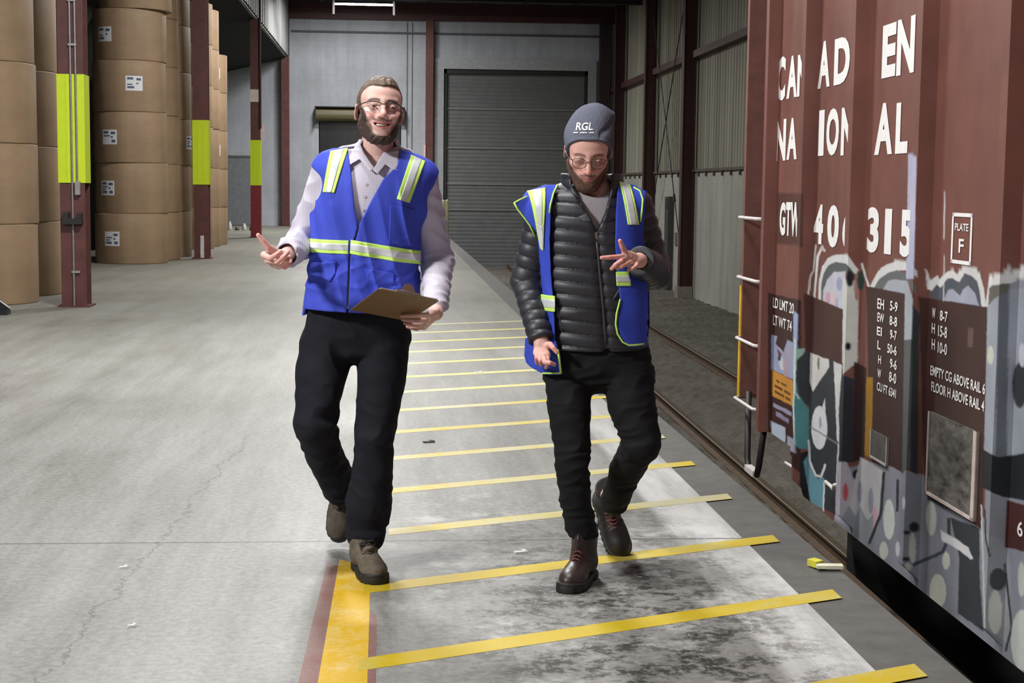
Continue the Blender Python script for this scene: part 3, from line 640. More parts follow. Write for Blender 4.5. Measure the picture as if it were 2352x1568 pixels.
# each mark of paint: ('p', colour, outline) filled shape, ('e', colour, centre, radii) oval, ('s', colour, path, width) stroke
PAINT = [
 # stencil ground behind the reporting marks
 ('p', (84, 52, 47), [(1787, 442), (1846, 446), (1844, 566), (1785, 560)]),
 # big grey-blue field of the lower half
 ('p', GRY, [(2290, 640), (2330, 640), (2900, 560), (2900, 2010), (2240, 1520), (2075, 1380), (1990, 1310), (1912, 1240), (1925, 1080), (2000, 1060), (2120, 1090), (2262, 1190), (2270, 690)]),
 ('p', (150, 155, 166), [(2262, 690), (2300, 668), (2360, 660), (2560, 640), (2540, 1100), (2360, 1060), (2256, 1050)]),
 ('s', WHT, [(2318, 640), (2400, 600), (2480, 630), (2580, 560), (2700, 600), (2880, 540)], 22), ('e', (190, 194, 186), (2470, 1400), (40, 90)), ('e', CHR, (2620, 1200), (60, 120)), ('e', (196, 200, 190), (2700, 1560), (40, 110)), ('p', CHR, [(2560, 700), (2700, 720), (2640, 1000)]),
 ('p', (100, 106, 114), [(2294, 640), (2318, 640), (2312, 1060), (2286, 1060)]),
 ('e', CHR, (2342, 885), (17, 52)), ('e', (196, 198, 182), (2275, 815), (7, 22)), ('e', (190, 192, 205), (2347, 815), (7, 28)),
 # left panel, stickers and sign
 ('p', (62, 38, 36), [(1764, 672), (1840, 690), (1838, 1085), (1764, 1030)]),
 ('p', (150, 158, 186), [(1772, 768), (1785, 772), (1781, 790), (1800, 808), (1808, 780), (1832, 792), (1826, 874), (1772, 847)]),
 ('p', (196, 200, 205), [(1786, 812), (1798, 822), (1800, 850), (1792, 846)]), ('p', (110, 60, 72), [(1784, 800), (1796, 812), (1790, 826)]),
 ('e', (60, 66, 84), (1790, 822), (4, 7)), ('p', (182, 150, 160), [(1806, 800), (1812, 802), (1808, 866), (1800, 862)]),
 ('p', (196, 138, 58), [(1773, 848), (1821, 874), (1821, 933), (1773, 908)]),
 ('p', (150, 148, 172), [(1776, 924), (1818, 946), (1818, 956), (1776, 933)]), ('p', (140, 132, 160), [(1782, 944), (1812, 962), (1812, 972), (1782, 954)]),
 ('p', (178, 188, 204), [(1769, 966), (1804, 982), (1804, 1016), (1788, 1010), (1772, 997)]), ('p', (132, 156, 172), [(1787, 1012), (1803, 1018), (1803, 1048), (1790, 1036)]),
 ('p', (160, 160, 176), [(1808, 1000), (1826, 1010), (1828, 1042), (1808, 1030)]),
 # first rib: pale overspray, white line, teal
 ('p', (150, 164, 196), [(1822, 712), (1834, 722), (1832, 800), (1822, 795)]), ('p', (146, 178, 168), [(1824, 800), (1850, 800), (1832, 850), (1822, 850)]),
 ('p', CHR, [(1830, 826), (1862, 800), (1862, 934), (1842, 922), (1830, 890)]),
 ('p', TEAL, [(1823, 850), (1829, 870), (1834, 905), (1858, 940), (1858, 1032), (1836, 1030), (1823, 1020)]), ('s', WHT, [(1826, 780), (1824, 850), (1826, 900), (1834, 915)], 3.5), ('s', (200, 214, 214), [(1825, 850), (1822, 930), (1825, 1020)], 3),
 ('p', (30, 28, 29), [(1838, 1040), (1858, 1034), (1862, 1060), (1862, 1160), (1836, 1140)]),
 # second panel
 ('s', WHT, [(1874, 562), (1868, 623), (1861, 636), (1857, 676)], 4), ('s', WHT, [(1893, 575), (1888, 568), (1878, 590), (1870, 684)], 5.5),
 ('p', WHT, [(1879, 688), (1881, 646), (1888, 613), (1902, 592), (1922, 584), (1946, 585), (1962, 606), (1972, 620), (1966, 630), (1945, 610), (1920, 601), (1903, 609), (1893, 626), (1887, 650), (1886, 690)]),
 ('p', (88, 92, 95), [(1886, 692), (1887, 650), (1893, 626), (1903, 609), (1920, 601), (1945, 606), (1962, 628), (1960, 650), (1940, 622), (1915, 625), (1900, 642), (1891, 667), (1889, 696)]),
 ('p', (186, 186, 198), [(1889, 700), (1891, 667), (1900, 642), (1915, 625), (1942, 622), (1942, 716), (1930, 712)]),
 ('e', (196, 150, 166), (1902, 684), (5, 15)), ('e', (150, 154, 180), (1928, 652), (7, 16)), ('e', (206, 180, 188), (1914, 690), (4, 20)), ('e', (160, 164, 186), (1922, 700), (4, 18)),
 ('p', (198, 198, 194), [(1936, 640), (1972, 645), (1970, 830), (1934, 860)]), ('e', (160, 120, 112), (1968, 660), (6, 30)), ('e', (30, 30, 34), (1952, 640), (9, 18)), ('e', (26, 26, 28), (1948, 795), (7, 9)),
 ('p', (52, 54, 60), [(1857, 806), (1936, 834), (1930, 1190), (1862, 1150)]),
 ('p', (202, 200, 196), [(1861, 806), (1904, 824), (1905, 842), (1867, 899), (1860, 877)]), ('e', (120, 116, 110), (1880, 835), (3, 14)),
 ('p', WHT, [(1914, 828), (1934, 838), (1926, 945), (1928, 1018), (1922, 1012), (1919, 920)]),
 ('e', (208, 208, 212), (1882, 982), (18, 50)), ('e', (150, 152, 160), (1884, 970), (3, 14)), ('p', (208, 208, 212), [(1888, 935), (1895, 915), (1896, 950)]),
 ('s', (120, 122, 124), [(1862, 980), (1928, 1022)], 3),
 ('p', (98, 142, 156), [(1846, 1060), (1858, 1040), (1864, 1080), (1878, 1099), (1893, 1096), (1892, 1172), (1862, 1152), (1852, 1100)]),
 ('s', WHT, [(1857, 1012), (1860, 1059), (1873, 1091), (1886, 1094), (1895, 1067)], 5), ('s', WHT, [(1893, 1108), (1891, 1172)], 3.5), ('s', WHT, [(1926, 1020), (1922, 1120)], 4),
 ('p', BRN, [(1846, 672), (1936, 710), (1933, 836), (1850, 806)]),
 # second rib
 ('p', (44, 46, 54), [(1934, 862), (1962, 870), (1958, 1062), (1926, 1062)]), ('p', (54, 36, 36), [(1962, 830), (1990, 845), (1986, 1050), (1958, 1062)]),
 ('p', (180, 174, 184), [(1922, 1060), (1944, 1060), (1962, 1100), (1980, 1060), (1990, 1240), (1918, 1190)]),
 ('e', (190, 84, 96), (1942, 1130), (6, 20)), ('e', (196, 120, 130), (1960, 1150), (7, 16)), ('e', (28, 28, 30), (1966, 1090), (8, 12)),
 # third panel
 ('s', WHT, [(1980, 606), (1996, 662)], 5), ('e', (50, 66, 60), (1977, 645), (8, 22)),
 ('p', WHT, [(1998, 658), (2010, 634), (2025, 613), (2044, 605), (2060, 597), (2084, 600), (2106, 622), (2106, 636), (2084, 620), (2060, 622), (2040, 626), (2020, 640), (2006, 664)]),
 ('p', (98, 102, 104), [(2006, 664), (2020, 640), (2040, 626), (2060, 620), (2084, 630), (2104, 660), (2104, 680), (2084, 644), (2060, 640), (2040, 645), (2025, 668)]),
 ('p', (162, 167, 176), [(2025, 668), (2040, 645), (2060, 641), (2084, 645), (2098, 690), (2096, 780), (2076, 780), (2078, 676)]),
 ('p', (174, 174, 198), [(2086, 352), (2105, 357), (2099, 640), (2081, 640)]),
 ('p', (88, 92, 94), [(2076, 780), (2096, 780), (2090, 1070), (2070, 1090)]), ('p', (46, 50, 54), [(2096, 700), (2112, 720), (2108, 1090), (2090, 1080)]),
 ('p', (62, 41, 38), [(1990, 657), (2078, 674), (2072, 1084), (1998, 1044)]),
 ('p', (156, 116, 40), [(1990, 866), (2005, 866), (2002, 1052), (1986, 1045)]),
 ('p', (192, 190, 192), [(1976, 1050), (1990, 1056), (2028, 1082), (2024, 1170), (1995, 1238), (1940, 1200), (1960, 1120)]),
 ('e', (150, 150, 172), (1975, 1130), (5, 26)), ('e', (150, 152, 166), (2000, 1150), (6, 30)), ('e', (206, 170, 180), (2010, 1190), (8, 26)),
 ('p', (146, 150, 158), [(1930, 1196), (1950, 1160), (1966, 1186), (1976, 1160), (1992, 1196), (2006, 1180), (2004, 1240), (1980, 1250)]),
 ('s', CHR, [(2030, 1086), (2023, 1180), (1997, 1246)], 7), ('s', CHR, [(2062, 1104), (2061, 1172)], 6),
 ('e', (206, 210, 206), (2042, 1193), (13, 46)), ('e', (196, 200, 208), (2062, 1260), (5, 17)), ('e', (202, 206, 196), (2030, 1264), (10, 20)), ('e', (196, 198, 206), (2076, 1155), (4, 14)),
 # third rib
 ('e', (200, 204, 190), (2096, 1258), (8, 34)), ('e', (40, 40, 42), (2100, 1210), (12, 12)), ('e', (40, 38, 40), (2083, 1222), (8, 5)), ('e', (44, 40, 38), (2081, 1284), (9, 5)), ('e', (196, 200, 186), (2086, 1302), (8, 10)),
 # fourth panel
 ('p', WHT, [(2125, 616), (2130, 621), (2138, 644), (2153, 632), (2158, 640), (2176, 624), (2189, 620), (2198, 629), (2204, 620), (2219, 607), (2235, 611), (2250, 626), (2260, 662), (2264, 700), (2272, 634), (2302, 628), (2320, 608), (2320, 650), (2300, 652), (2276, 656), (2268, 710), (2254, 706), (2250, 670), (2243, 645), (2230, 632), (2215, 628), (2204, 648), (2198, 646), (2188, 638), (2176, 641), (2160, 660), (2152, 654), (2140, 668), (2130, 664)]),
 ('p', (78, 83, 92), [(2136, 672), (2152, 656), (2160, 662), (2176, 641), (2188, 638), (2198, 647), (2205, 650), (2215, 630), (2230, 633), (2245, 648), (2255, 704), (2249, 704), (2240, 672), (2224, 656), (2212, 664), (2205, 680), (2190, 664), (2178, 666), (2166, 692), (2136, 684)]),
 ('p', (160, 164, 180), [(2165, 693), (2178, 666), (2190, 664), (2205, 680), (2212, 664), (2224, 656), (2240, 673), (2250, 706)]),
 ('p', (96, 94, 88), [(2272, 660), (2300, 652), (2320, 650), (2316, 672), (2296, 676), (2270, 700)]),
 ('p', (66, 42, 38), [(2110, 681), (2268, 705), (2256, 1216), (2124, 1134)]),
 ('p', (100, 78, 72), [(2224, 752), (2236, 754), (2234, 798), (2222, 796)]),
 ('s', (200, 196, 196), [(2170, 445), (2168, 545)], 2.5), ('s', (200, 196, 196), [(2169, 590), (2167, 690)], 2.2),
 ('p', (60, 64, 68), [(2183, 1188), (2250, 1212), (2250, 1321), (2259, 1450), (2200, 1408), (2203, 1279)]), ('p', (60, 64, 70), [(2175, 1190), (2183, 1188), (2184, 1230), (2176, 1228)]),
 ('e', (192, 197, 186), (2139, 1190), (12, 40)), ('e', (206, 208, 196), (2173, 1287), (9, 20)), ('e', (208, 208, 196), (2154, 1358), (19, 40)),
 ('s', (64, 66, 84), [(2100, 1296), (2165, 1268), (2176, 1240)], 8),
 ('p', (216, 216, 218), [(2160, 1216), (2180, 1228), (2200, 1240), (2225, 1258), (2235, 1282), (2228, 1284), (2205, 1264), (2185, 1252), (2163, 1242)]),
 ('p', (150, 153, 160), [(2250, 1220), (2306, 1240), (2322, 1300), (2318, 1480), (2262, 1440)]), ('s', (205, 205, 205), [(2254, 1160), (2262, 1440)], 3),
 ('e', (208, 210, 200), (2286, 1405), (16, 50)), ('s', CHR, [(2262, 1170), (2264, 1240), (2273, 1276)], 4), ('s', CHR, [(2308, 1296), (2324, 1440), (2310, 1492)], 5),
 ('p', (36, 38, 42), [(2256, 1030), (2290, 1050), (2360, 1040), (2360, 1150), (2300, 1140), (2256, 1120)]), ('e', (70, 74, 78), (2292, 1330), (20, 26)),
 ('e', (188, 192, 186), (2346, 1330), (8, 40)), ('e', (196, 202, 196), (2348, 1470), (26, 70)),
 ('p', (74, 40, 38), [(2312, 1148), (2362, 1162), (2362, 1268), (2308, 1256)]),
]
def rasterise(px, py, base):
    col = base.copy()
    jx = px+0.9*pnoise(px, py, 0.16, 1)+0.5*pnoise(px, py, 0.5, 2); jy = py+1.5*pnoise(px, py, 0.13, 3)+0.7*pnoise(px, py, 0.5, 4)
    for s in PAINT:
        if s[0] == 'e':
            (cx, cy), (rx, ry) = s[2], s[3]; idx = np.nonzero((abs(px-cx) < rx*1.4+4) & (abs(py-cy) < ry*1.4+4))[0]
            x, y = jx[idx]-cx, jy[idx]-cy; k0 = np.hypot(x/rx, y/ry); k1 = np.hypot(x/rx**2, y/ry**2); sd = k0*(k0-1)/np.maximum(k1, 1e-6); soft = 2.6
            if s[1] == CHR or max(s[1]) < 60: soft = 5.0
        else:
            q = s[2]; w_ = s[3] if len(s) > 3 else 0; g = 6+w_
            idx = np.nonzero((px > min(a for a, _ in q)-g) & (px < max(a for a, _ in q)+g) & (py > min(b for _, b in q)-g) & (py < max(b for _, b in q)+g))[0]
            x, y = jx[idx], jy[idx]; soft = 2.6
            if s[0] == 'p': sd = np.where(in_poly(x, y, q), -1, 1)*seg_d(x, y, list(q)+[q[0]])
            else: sd = seg_d(x, y, q)-w_/2
        w = np.clip(0.5-sd/soft, 0, 1)[:, None]
        col[idx] = col[idx]*(1-w)+np.array(lin(s[1]))*w
    return col

boxcar = empty('boxcar', tuple(car(7, -1.6, -1.29))); tag(boxcar, 'red-brown railway boxcar with white lettering and grey graffiti standing along the dock edge', 'boxcar')
car_paint = vcol_mat('boxcar_paint', 0.55, var=0.22, bscale=5, spec=0.3)
prof = []
us = [U0]; cuts = []
u = U0
def addp(u0, u1, off0, off1, n):
    for i in range(n): prof.append((u0+(u1-u0)*i/n, off0+(off1-off0)*i/n))
prev = U0
for r_ in RIBS:
    addp(prev, r_, 0, 0, max(2, int((r_-prev)/0.0085))); addp(r_, r_+0.004, 0, RD, 10); addp(r_+0.004, r_+RW-0.004, RD, RD, 7); addp(r_+RW-0.004, r_+RW, RD, 0, 3); prev = r_+RW
addp(prev, U1, 0, 0, 6); prof.append((U1, 0))
prof = np.array(prof)
zs = np.concatenate([np.arange(-0.40, 1.10, 0.0042), np.linspace(1.10, 1.95, 50), np.linspace(1.97, 3.75, 12)])
sill = np.where(prof[:, 0] > 8.80, -0.13, -0.371)
nu, nz = len(prof), len(zs)
ZZ = np.maximum(zs[None, :], sill[:, None])
# shallow dents of the plating
OFF = prof[:, 1][:, None]*np.clip((ZZ+0.335)/0.07, 0, 1)                       # the ribs die out into the flat side sill
P3 = T_[None, None, :]*prof[:, 0][:, None, None] + N_[None, None, :]*(LAT-OFF)[:, :, None]
P3[:, :, 2] = ZZ
V = P3.reshape(-1, 3)
d_ = V-CAM; dz = d_@F_
px = IW/2+FPX*(d_@R_)/dz; py = IH/2-FPX*(d_@U_)/dz
base = np.tile(np.array(lin((114, 73, 65))), (len(V), 1))
var = 1+0.16*pnoise(V[:, 1]*1.0, V[:, 2]*0.6, 2.6, 9)+0.06*pnoise(V[:, 1]*14, V[:, 2]*1.0, 2.0, 8)
base *= var[:, None]
colr = rasterise(px, py, base)
idx = np.arange(nu*nz).reshape(nu, nz)
q = np.stack([idx[:-1, :-1], idx[:-1, 1:], idx[1:, 1:], idx[1:, :-1]], -1).reshape(-1, 4)
me = bpy.data.meshes.new('side_wall'); me.from_pydata(V.tolist(), [], q.tolist())
ca = me.color_attributes.new('Col', 'FLOAT_COLOR', 'POINT')
ca.data.foreach_set('color', np.concatenate([colr, np.ones((len(V), 1))], 1).ravel().astype(np.float32))
side_w = link_mesh('side_wall', me, car_paint, boxcar)
plain_red = plain('boxcar_red', (112, 70, 62), 0.6, var=0.2, scale=3); dark_red = plain('boxcar_dark', (52, 34, 32), 0.7); blk = plain('underframe_black', (20, 19, 19), 0.8)
# body behind the side: roof, far side, end, floor
mb = MB(); bx = lambda u0, u1, o0, o1, z0, z1: mb.obox(trk((u0+u1)/2, LAT-(o0+o1)/2, (z0+z1)/2), T_*(u1-u0)/2, N_*(o1-o0)/2, (0, 0, (z1-z0)/2))
bx(-6.0, U0, -0.06, 0.0, -0.37, 3.7); bx(-6, U1, -3.2, -3.1, -0.37, 3.7); bx(U1-0.05, U1, -3.1, -0.05, -0.12, 3.7); bx(-6, U1, -3.2, 0.02, 3.7, 3.78)
for i_ in range(9): bx(3.67-i_*1.01, 3.67-i_*1.01+RW, 0.0, RD, -0.30, 3.7)
mb.build('body_shell', plain_red, boxcar)
mb = MB(); bx(-6, 8.8, -3.1, -0.02, -0.36, -0.22); bx(8.8, U1, -3.1, -0.10, -0.14, -0.02); bx(-6, 10.4, -1.75, -1.45, -0.55, -0.2)
mb.build('underframe', blk, boxcar)
mb = MB()
for o_ in (-0.78, -2.5): mb.prism([car(u_, o_, z_) for u_, z_ in ((6.2, -1.0), (6.5, -1.22), (7.2, -1.22), (7.4, -1.27), (7.9, -1.27), (8.1, -1.22), (8.7, -1.22), (8.95, -1.0), (8.7, -0.80), (8.1, -0.60), (7.2, -0.60), (6.5, -0.80))], N_*0.12)
bx(7.5, 7.75, -2.5, -0.72, -0.95, -0.5); mb.build('truck_frame', blk, boxcar)
mb = MB(); mb.tube([car(3.2, -0.55, -0.85), car(6.0, -0.55, -0.85)], 0.34, 20); mb.build('shade_tank', blk, boxcar)  # added tank, blocks light so the space under the car stays dark
mb = MB(); bx(2.5, 8.75, -0.30, -0.26, -0.80, -0.36); mb.build('shade_skirt', blk, boxcar)  # added black skirt, keeps the gap below the sill dark
for uu in (6.75, 8.45):
    for lt in (TC-0.735, TC+0.735):
        w_ = MB(); c0 = trk(uu, lt-0.06, -1.29+0.42); w_.tube([c0, c0+N_*0.13], 0.42, 28); w_.build('wheel', plain('wheel_steel', (46, 40, 36), 0.5, 0.5), boxcar)
# end corner with its recess, ladder rungs, yellow tape, stirrup
mb = MB(); bx(U1-0.02, 10.44, -0.75, -0.70, -0.10, 3.7); mb.build('ladder_recess', plain('recess_shade', (22, 17, 17), 0.9), boxcar)  # shade of the recess put into its near-black colour
mb = MB(); bx(10.40, 10.46, -0.10, 0.05, 0.0, 3.7); bx(9.80, 9.83, -0.14, 0.05, -0.06, 3.7); mb.build('corner_post', plain('corner_post_red', (104, 66, 58), 0.6), boxcar)
rung_w = plain('rung_white', (198, 190, 188), 0.5)
for (ax, ay), (bx_, by_) in (((1702, 496), (1746, 506)), ((1699, 632), (1744, 650)), ((1696, 774), (1740, 795)), ((1690, 912), (1738, 940))):
    ua, za = side(ax+4, ay, 0.06); ub, zb = side(bx_, by_, 0.06); z = (za+zb)/2
    o = MB().tube([car(10.42, 0.05, z), car(10.40, 0.085, z), car(9.84, 0.085, z), car(9.81, 0.05, z)], 0.012, 8).build('ladder_rung', rung_w, boxcar, smooth=True)
za = side(1691, 652, 0.05)[1]; zb = side(1689, 910, 0.05)[1]
mb = MB(); bx(10.425, 10.475, 0.05, 0.056, zb, za); mb.build('yellow_tape', plain('tape_yellow', (206, 164, 26), 0.5), boxcar)
mb = MB(); bx(10.461, 10.466, -0.05, 0.05, zb, za); mb.build('yellow_tape', plain('tape_yellow_edge', (206, 164, 26), 0.5), boxcar)
mb = MB(); mb.tube([car(10.35, 0.0, 0.05), car(10.25, 0.02, -0.40), car(10.2, 0.02, -0.46), car(9.95, 0.02, -0.46), car(9.90, 0.02, -0.40), car(9.82, 0.0, -0.05)], 0.022, 8)
mb.build('stirrup_step', plain('stirrup_black', (34, 26, 25), 0.6), boxcar, smooth=True)
mb = MB(); bx(9.95, 10.2, 0.0, 0.05, -0.475, -0.435); mb.build('stirrup_tread', rung_w, boxcar)
mb = MB(); a = side(1808, 1062, 0.02); b2 = side(1836, 1080, 0.02); mb.tube([car(a[0], 0.03, a[1]), car(b2[0], 0.03, b2[1])], 0.010, 8); mb.build('grab_iron', rung_w, boxcar, smooth=True)
pts = [side(x, y, 0.05) for x, y in ((1896, 1106), (1908, 1116), (1914, 1124), (1916, 1114), (1927, 1113))]
mb = MB(); mb.tube([car(u_, 0.05, z_) for u_, z_ in pts], 0.011, 8); mb.build('release_lever', rung_w, boxcar, smooth=True)

# lettering
text_m = plain('stencil_white', (228, 226, 225), 0.55, var=0.06, scale=30)
_txt = {}
def glyphs(s, bold=0.016):
    """outline of a word as (verts, faces), baseline at 0, natural size"""
    if (s, bold) in _txt: return _txt[(s, bold)]
    cu = bpy.data.curves.new('t', 'FONT'); cu.body = s; cu.offset = bold; cu.resolution_u = 4
    o = bpy.data.objects.new('t', cu); COL.objects.link(o)
    dg = bpy.context.evaluated_depsgraph_get(); dg.update()
    me = bpy.data.meshes.new_from_object(o.evaluated_get(dg))
    v = np.array([x.co[:] for x in me.vertices]); f = [tuple(p.vertices) for p in me.polygons]
    bpy.data.objects.remove(o); bpy.data.curves.remove(cu); bpy.data.meshes.remove(me)
    _txt[(s, bold)] = (v, f); return v, f
def letters(name, items, mat, parent, off=0.003, bold=0.016):
    """items: (text, left px, right px, top y, bottom y at the left edge) as they stand on the car side"""
    mb = MB()
    for s, xl, xr, yt, yb in items:
        v, f = glyphs(s, bold); mn, mx = v.min(0), v.max(0)
        ul, zt = side(xl, yt); zb_ = side(xl, yb)[1]; ur = side(xr, (yt+yb)/2)[0]
        w = (v-mn)/np.maximum(mx-mn, 1e-6)
        mb.add([car(ul+(ur-ul)*a, off, zb_+(zt-zb_)*b_) for a, b_, _ in w], f)
    return mb.build(name, mat, parent)
letters('lettering', [('C', 1787, 1805, 134, 233), ('A', 1810, 1832, 132, 227), ('N', 1834, 1856, 127, 222)], text_m, side_w, bold=0.045)
letters('lettering', [('A', 1882, 1908, 99, 204), ('D', 1919, 1953, 91, 196)], text_m, side_w, bold=0.045)
letters('lettering', [('E', 2030, 2059, 60, 180), ('N', 2064, 2102, 47, 174)], text_m, side_w, bold=0.045)
letters('lettering', [('N', 1783, 1806, 277, 370), ('A', 1810, 1832, 273, 367)], text_m, side_w, bold=0.045)
letters('lettering', [('I', 1883, 1894, 254, 358), ('O', 1901, 1928, 251, 358), ('N', 1935, 1962, 248, 357)], text_m, side_w, bold=0.045)
letters('lettering', [('A', 2013, 2052, 240, 356), ('L', 2061, 2087, 237, 353)], text_m, side_w, bold=0.045)
letters('lettering', [('G', 1793, 1805, 464, 540), ('T', 1807, 1817, 464, 541), ('W', 1818, 1838, 464, 542)], text_m, side_w, bold=0.045)
letters('lettering', [('4', 1872, 1892, 469, 559), ('0', 1903, 1928, 470, 567), ('6', 1938, 1962, 472, 572)], text_m, side_w, bold=0.045)
letters('lettering', [('3', 1995, 2020, 475, 579), ('1', 2035, 2049, 479, 583), ('5', 2071, 2096, 481, 589)], text_m, side_w, bold=0.045)
letters('lettering', [('LD LMT 20', 1777, 1825, 682, 706), ('LT WT 74', 1777, 1820, 722, 746)], text_m, side_w)
letters('lettering', [('EH', 2017, 2032, 684, 708), ('5-9', 2046, 2063, 690, 713), ('EW', 2017, 2032, 717, 738), ('8-8', 2045, 2062, 724, 746), ('EI', 2016, 2027, 749, 769), ('9-7', 2046, 2061, 756, 778), ('L', 2017, 2024, 781, 801), ('50-6', 2040, 2061, 788, 810), ('H', 2019, 2025, 815, 834), ('9-6', 2046, 2061, 822, 845), ('W', 2017, 2025, 846, 866), ('8-0', 2044, 2060, 852, 876), ('CU FT 6341', 2016, 2060, 876, 896)], text_m, side_w)
letters('lettering', [('W', 2143, 2150, 706, 730), ('8-7', 2161, 2178, 712, 736), ('H', 2142, 2149, 741, 765), ('15-8', 2157, 2177, 746, 772), ('H', 2142, 2149, 777, 802), ('10-0', 2156, 2177, 784, 810)], text_m, side_w)
letters('lettering', [('EMPTY CG ABOVE RAIL 6', 2139, 2266, 838, 861), ('FLOOR H ABOVE RAIL 4', 2141, 2264, 875, 898)], text_m, side_w)
letters('plate_stencil', [('PLATE', 2195, 2226, 512, 529), ('F', 2204, 2215, 548, 580)], text_m, side_w)
mb = MB()
fr = [side(x, y) for x, y in ((2189, 488), (2236, 489), (2236, 607), (2189, 604))]
ua, ub, zt_, zb_ = fr[0][0], fr[1][0], fr[0][1], fr[3][1]; tw = 0.016
for u0, u1, z0, z1 in ((ua, ua-tw*1.3, zb_, zt_), (ub+tw*1.3, ub, zb_, zt_), (ua, ub, zt_-tw, zt_), (ua, ub, zb_, zb_+tw)):
    mb.add([car(u0, 0.003, z0), car(u1, 0.003, z0), car(u1, 0.003, z1), car(u0, 0.003, z1)], [(0, 1, 2, 3)])
mb.build('plate_border', text_m, side_w)
letters('lettering', [('6', 2339, 2351, 1193, 1229)], text_m, side_w, off=0.003)
ink = plain('sign_ink', (96, 62, 30), 0.7)
letters('sign_text', [('-- ---', 1784, 1806, 871, 875), ('---- ---', 1780, 1816, 882, 887), ('------ ---', 1780, 1816, 895, 900)], ink, side_w, off=0.003)
# placard holder and small framed tag
def holder(name, quad, wl, wr, wb, depth, inner, outer, parent=boxcar):
    (a, zt_), (b_, zt2), (_, zb2), (_, zb1) = [side(x, y) for x, y in quad]
    mb = MB(); zt_ = max(zt_, zt2); zb_ = min(zb1, zb2)
    bx2 = lambda u0, u1, z0, z1, o0, o1: mb.obox(trk((u0+u1)/2, LAT-(o0+o1)/2, (z0+z1)/2), T_*(u1-u0)/2, N_*(o1-o0)/2, (0, 0, (z1-z0)/2))
    bx2(a, b_, zb_, zt_, 0.001, 0.01); p = mb.build(name, inner, parent)
    mb = MB(); bx2(a-wl, a, zb_, zt_, 0.0, depth); bx2(b_, b_+wr, zb_, zt_, 0.0, depth); bx2(a, b_, zb_, zb_+wb, 0, depth); mb.build('holder_frame', outer, p)
board = plain('weathered_board', (84, 80, 76), 0.7, var=0.9, scale=9, sc=(1, 1, 2.6))
holder('placard_holder', [(2138, 950), (2250, 992), (2244, 1196), (2134, 1134)], 0.016, 0.034, 0.014, 0.014, board, plain('holder_white', (196, 180, 172), 0.6))
holder('tag_holder', [(2004, 988), (2042, 1006), (2041, 1072), (2003, 1047)], 0.010, 0.008, 0.012, 0.012, plain('tag_board', (76, 72, 68), 0.7, var=0.3), plain('tag_frame', (176, 170, 164), 0.6))
# ------------------------------------------------------------------ solid modelling by distance fields (for people and cloth)
def A3(*p): return np.array(p, float)
def cap(P, a, b, ra, rb=None):
    rb = ra if rb is None else rb; a = np.asarray(a, float); ab = np.asarray(b, float)-a
    t = np.clip(((P-a)@ab)/(ab@ab+1e-12), 0, 1)
    return np.linalg.norm(P-a-t[:, None]*ab, axis=1)-(ra+(rb-ra)*t)
def chain(P, pts, rs, k=0.0):
    d = None
    for i in range(len(pts)-1):
        e = cap(P, pts[i], pts[i+1], rs[i], rs[i+1]); d = e if d is None else (smin(d, e, k) if k else np.minimum(d, e))
    return d
def ell(P, c, r, R=None):
    q = P-np.asarray(c, float)
    if R is not None: q = q@R
    r = np.asarray(r, float); k0 = np.linalg.norm(q/r, axis=1); k1 = np.linalg.norm(q/(r*r), axis=1)
    return k0*(k0-1)/np.maximum(k1, 1e-9)
def smin(a, b, k):
    h = np.clip(0.5+0.5*(b-a)/k, 0, 1); return b*(1-h)+a*h-k*h*(1-h)
def smax(a, b, k): return -smin(-a, -b, k)
def smooth_rows(rows, n=80):
    """rows of numbers sorted by the first column -> finely interpolated table"""
    R = np.array(sorted(rows), float); z = R[:, 0]; zz = np.linspace(z[0], z[-1], n); out = [zz]
    for c in range(1, R.shape[1]):
        y = R[:, c]; m = np.gradient(y, z)
        i = np.clip(np.searchsorted(z, zz)-1, 0, len(z)-2); h = z[i+1]-z[i]; t = (zz-z[i])/h
        out.append((2*t**3-3*t**2+1)*y[i]+(t**3-2*t**2+t)*h*m[i]+(-2*t**3+3*t**2)*y[i+1]+(t**3-t**2)*h*m[i+1])
    return np.array(out).T
def loft(P, tab, n=2.3, ax=2, round_=0.01):
    """stack of superellipses; tab rows: z, cx, cy, rx, ry"""
    z = P[:, ax]; o = [i for i in range(3) if i != ax]
    f = [np.interp(z, tab[:, 0], tab[:, c]) for c in range(1, 5)]
    x = np.abs(P[:, o[0]]-f[0])+1e-6; y = np.abs(P[:, o[1]]-f[1])+1e-6
    u = (x/f[2])**n; v = (y/f[3])**n; q = (u+v)**(1/n)
    g = (u+v)**(1/n-1)*np.hypot(u/x, v/y)
    d = (q-1)/np.maximum(g, 1e-6)
    d = np.maximum(d, -np.minimum(f[2], f[3]))
    e = np.maximum(z-tab[-1, 0], tab[0, 0]-z)
    return smax(d, e, round_)
def poly2(P, poly, axes=(0, 2)):
    """signed distance to an outline in the plane of two axes"""
    x, y = P[:, axes[0]], P[:, axes[1]]
    return np.where(in_poly(x, y, poly), -1, 1)*seg_d(x, y, list(poly)+[poly[0]])
def wave(P, f, seed=0, n=5, aniso=(1, 1, 1)):
    r = np.random.RandomState(seed); o = np.zeros(len(P)); Q = P*np.asarray(aniso, float)
    for i in range(n):
        k = r.normal(size=3); k /= np.linalg.norm(k); k2 = r.normal(size=3); k2 /= np.linalg.norm(k2); s = f*(0.7+0.8*r.rand())
        o += np.sin(Q@k*s+r.uniform(0, 6.28)+1.1*np.sin(Q@k2*s*0.6+r.uniform(0, 6.28)))
    return o/n
def fold(P, f, seed, aniso=(1, 1, 1)):
    """sharp creased folds, -1..1"""
    w = wave(P, f, seed, 3, aniso); return 1-2*np.abs(w)

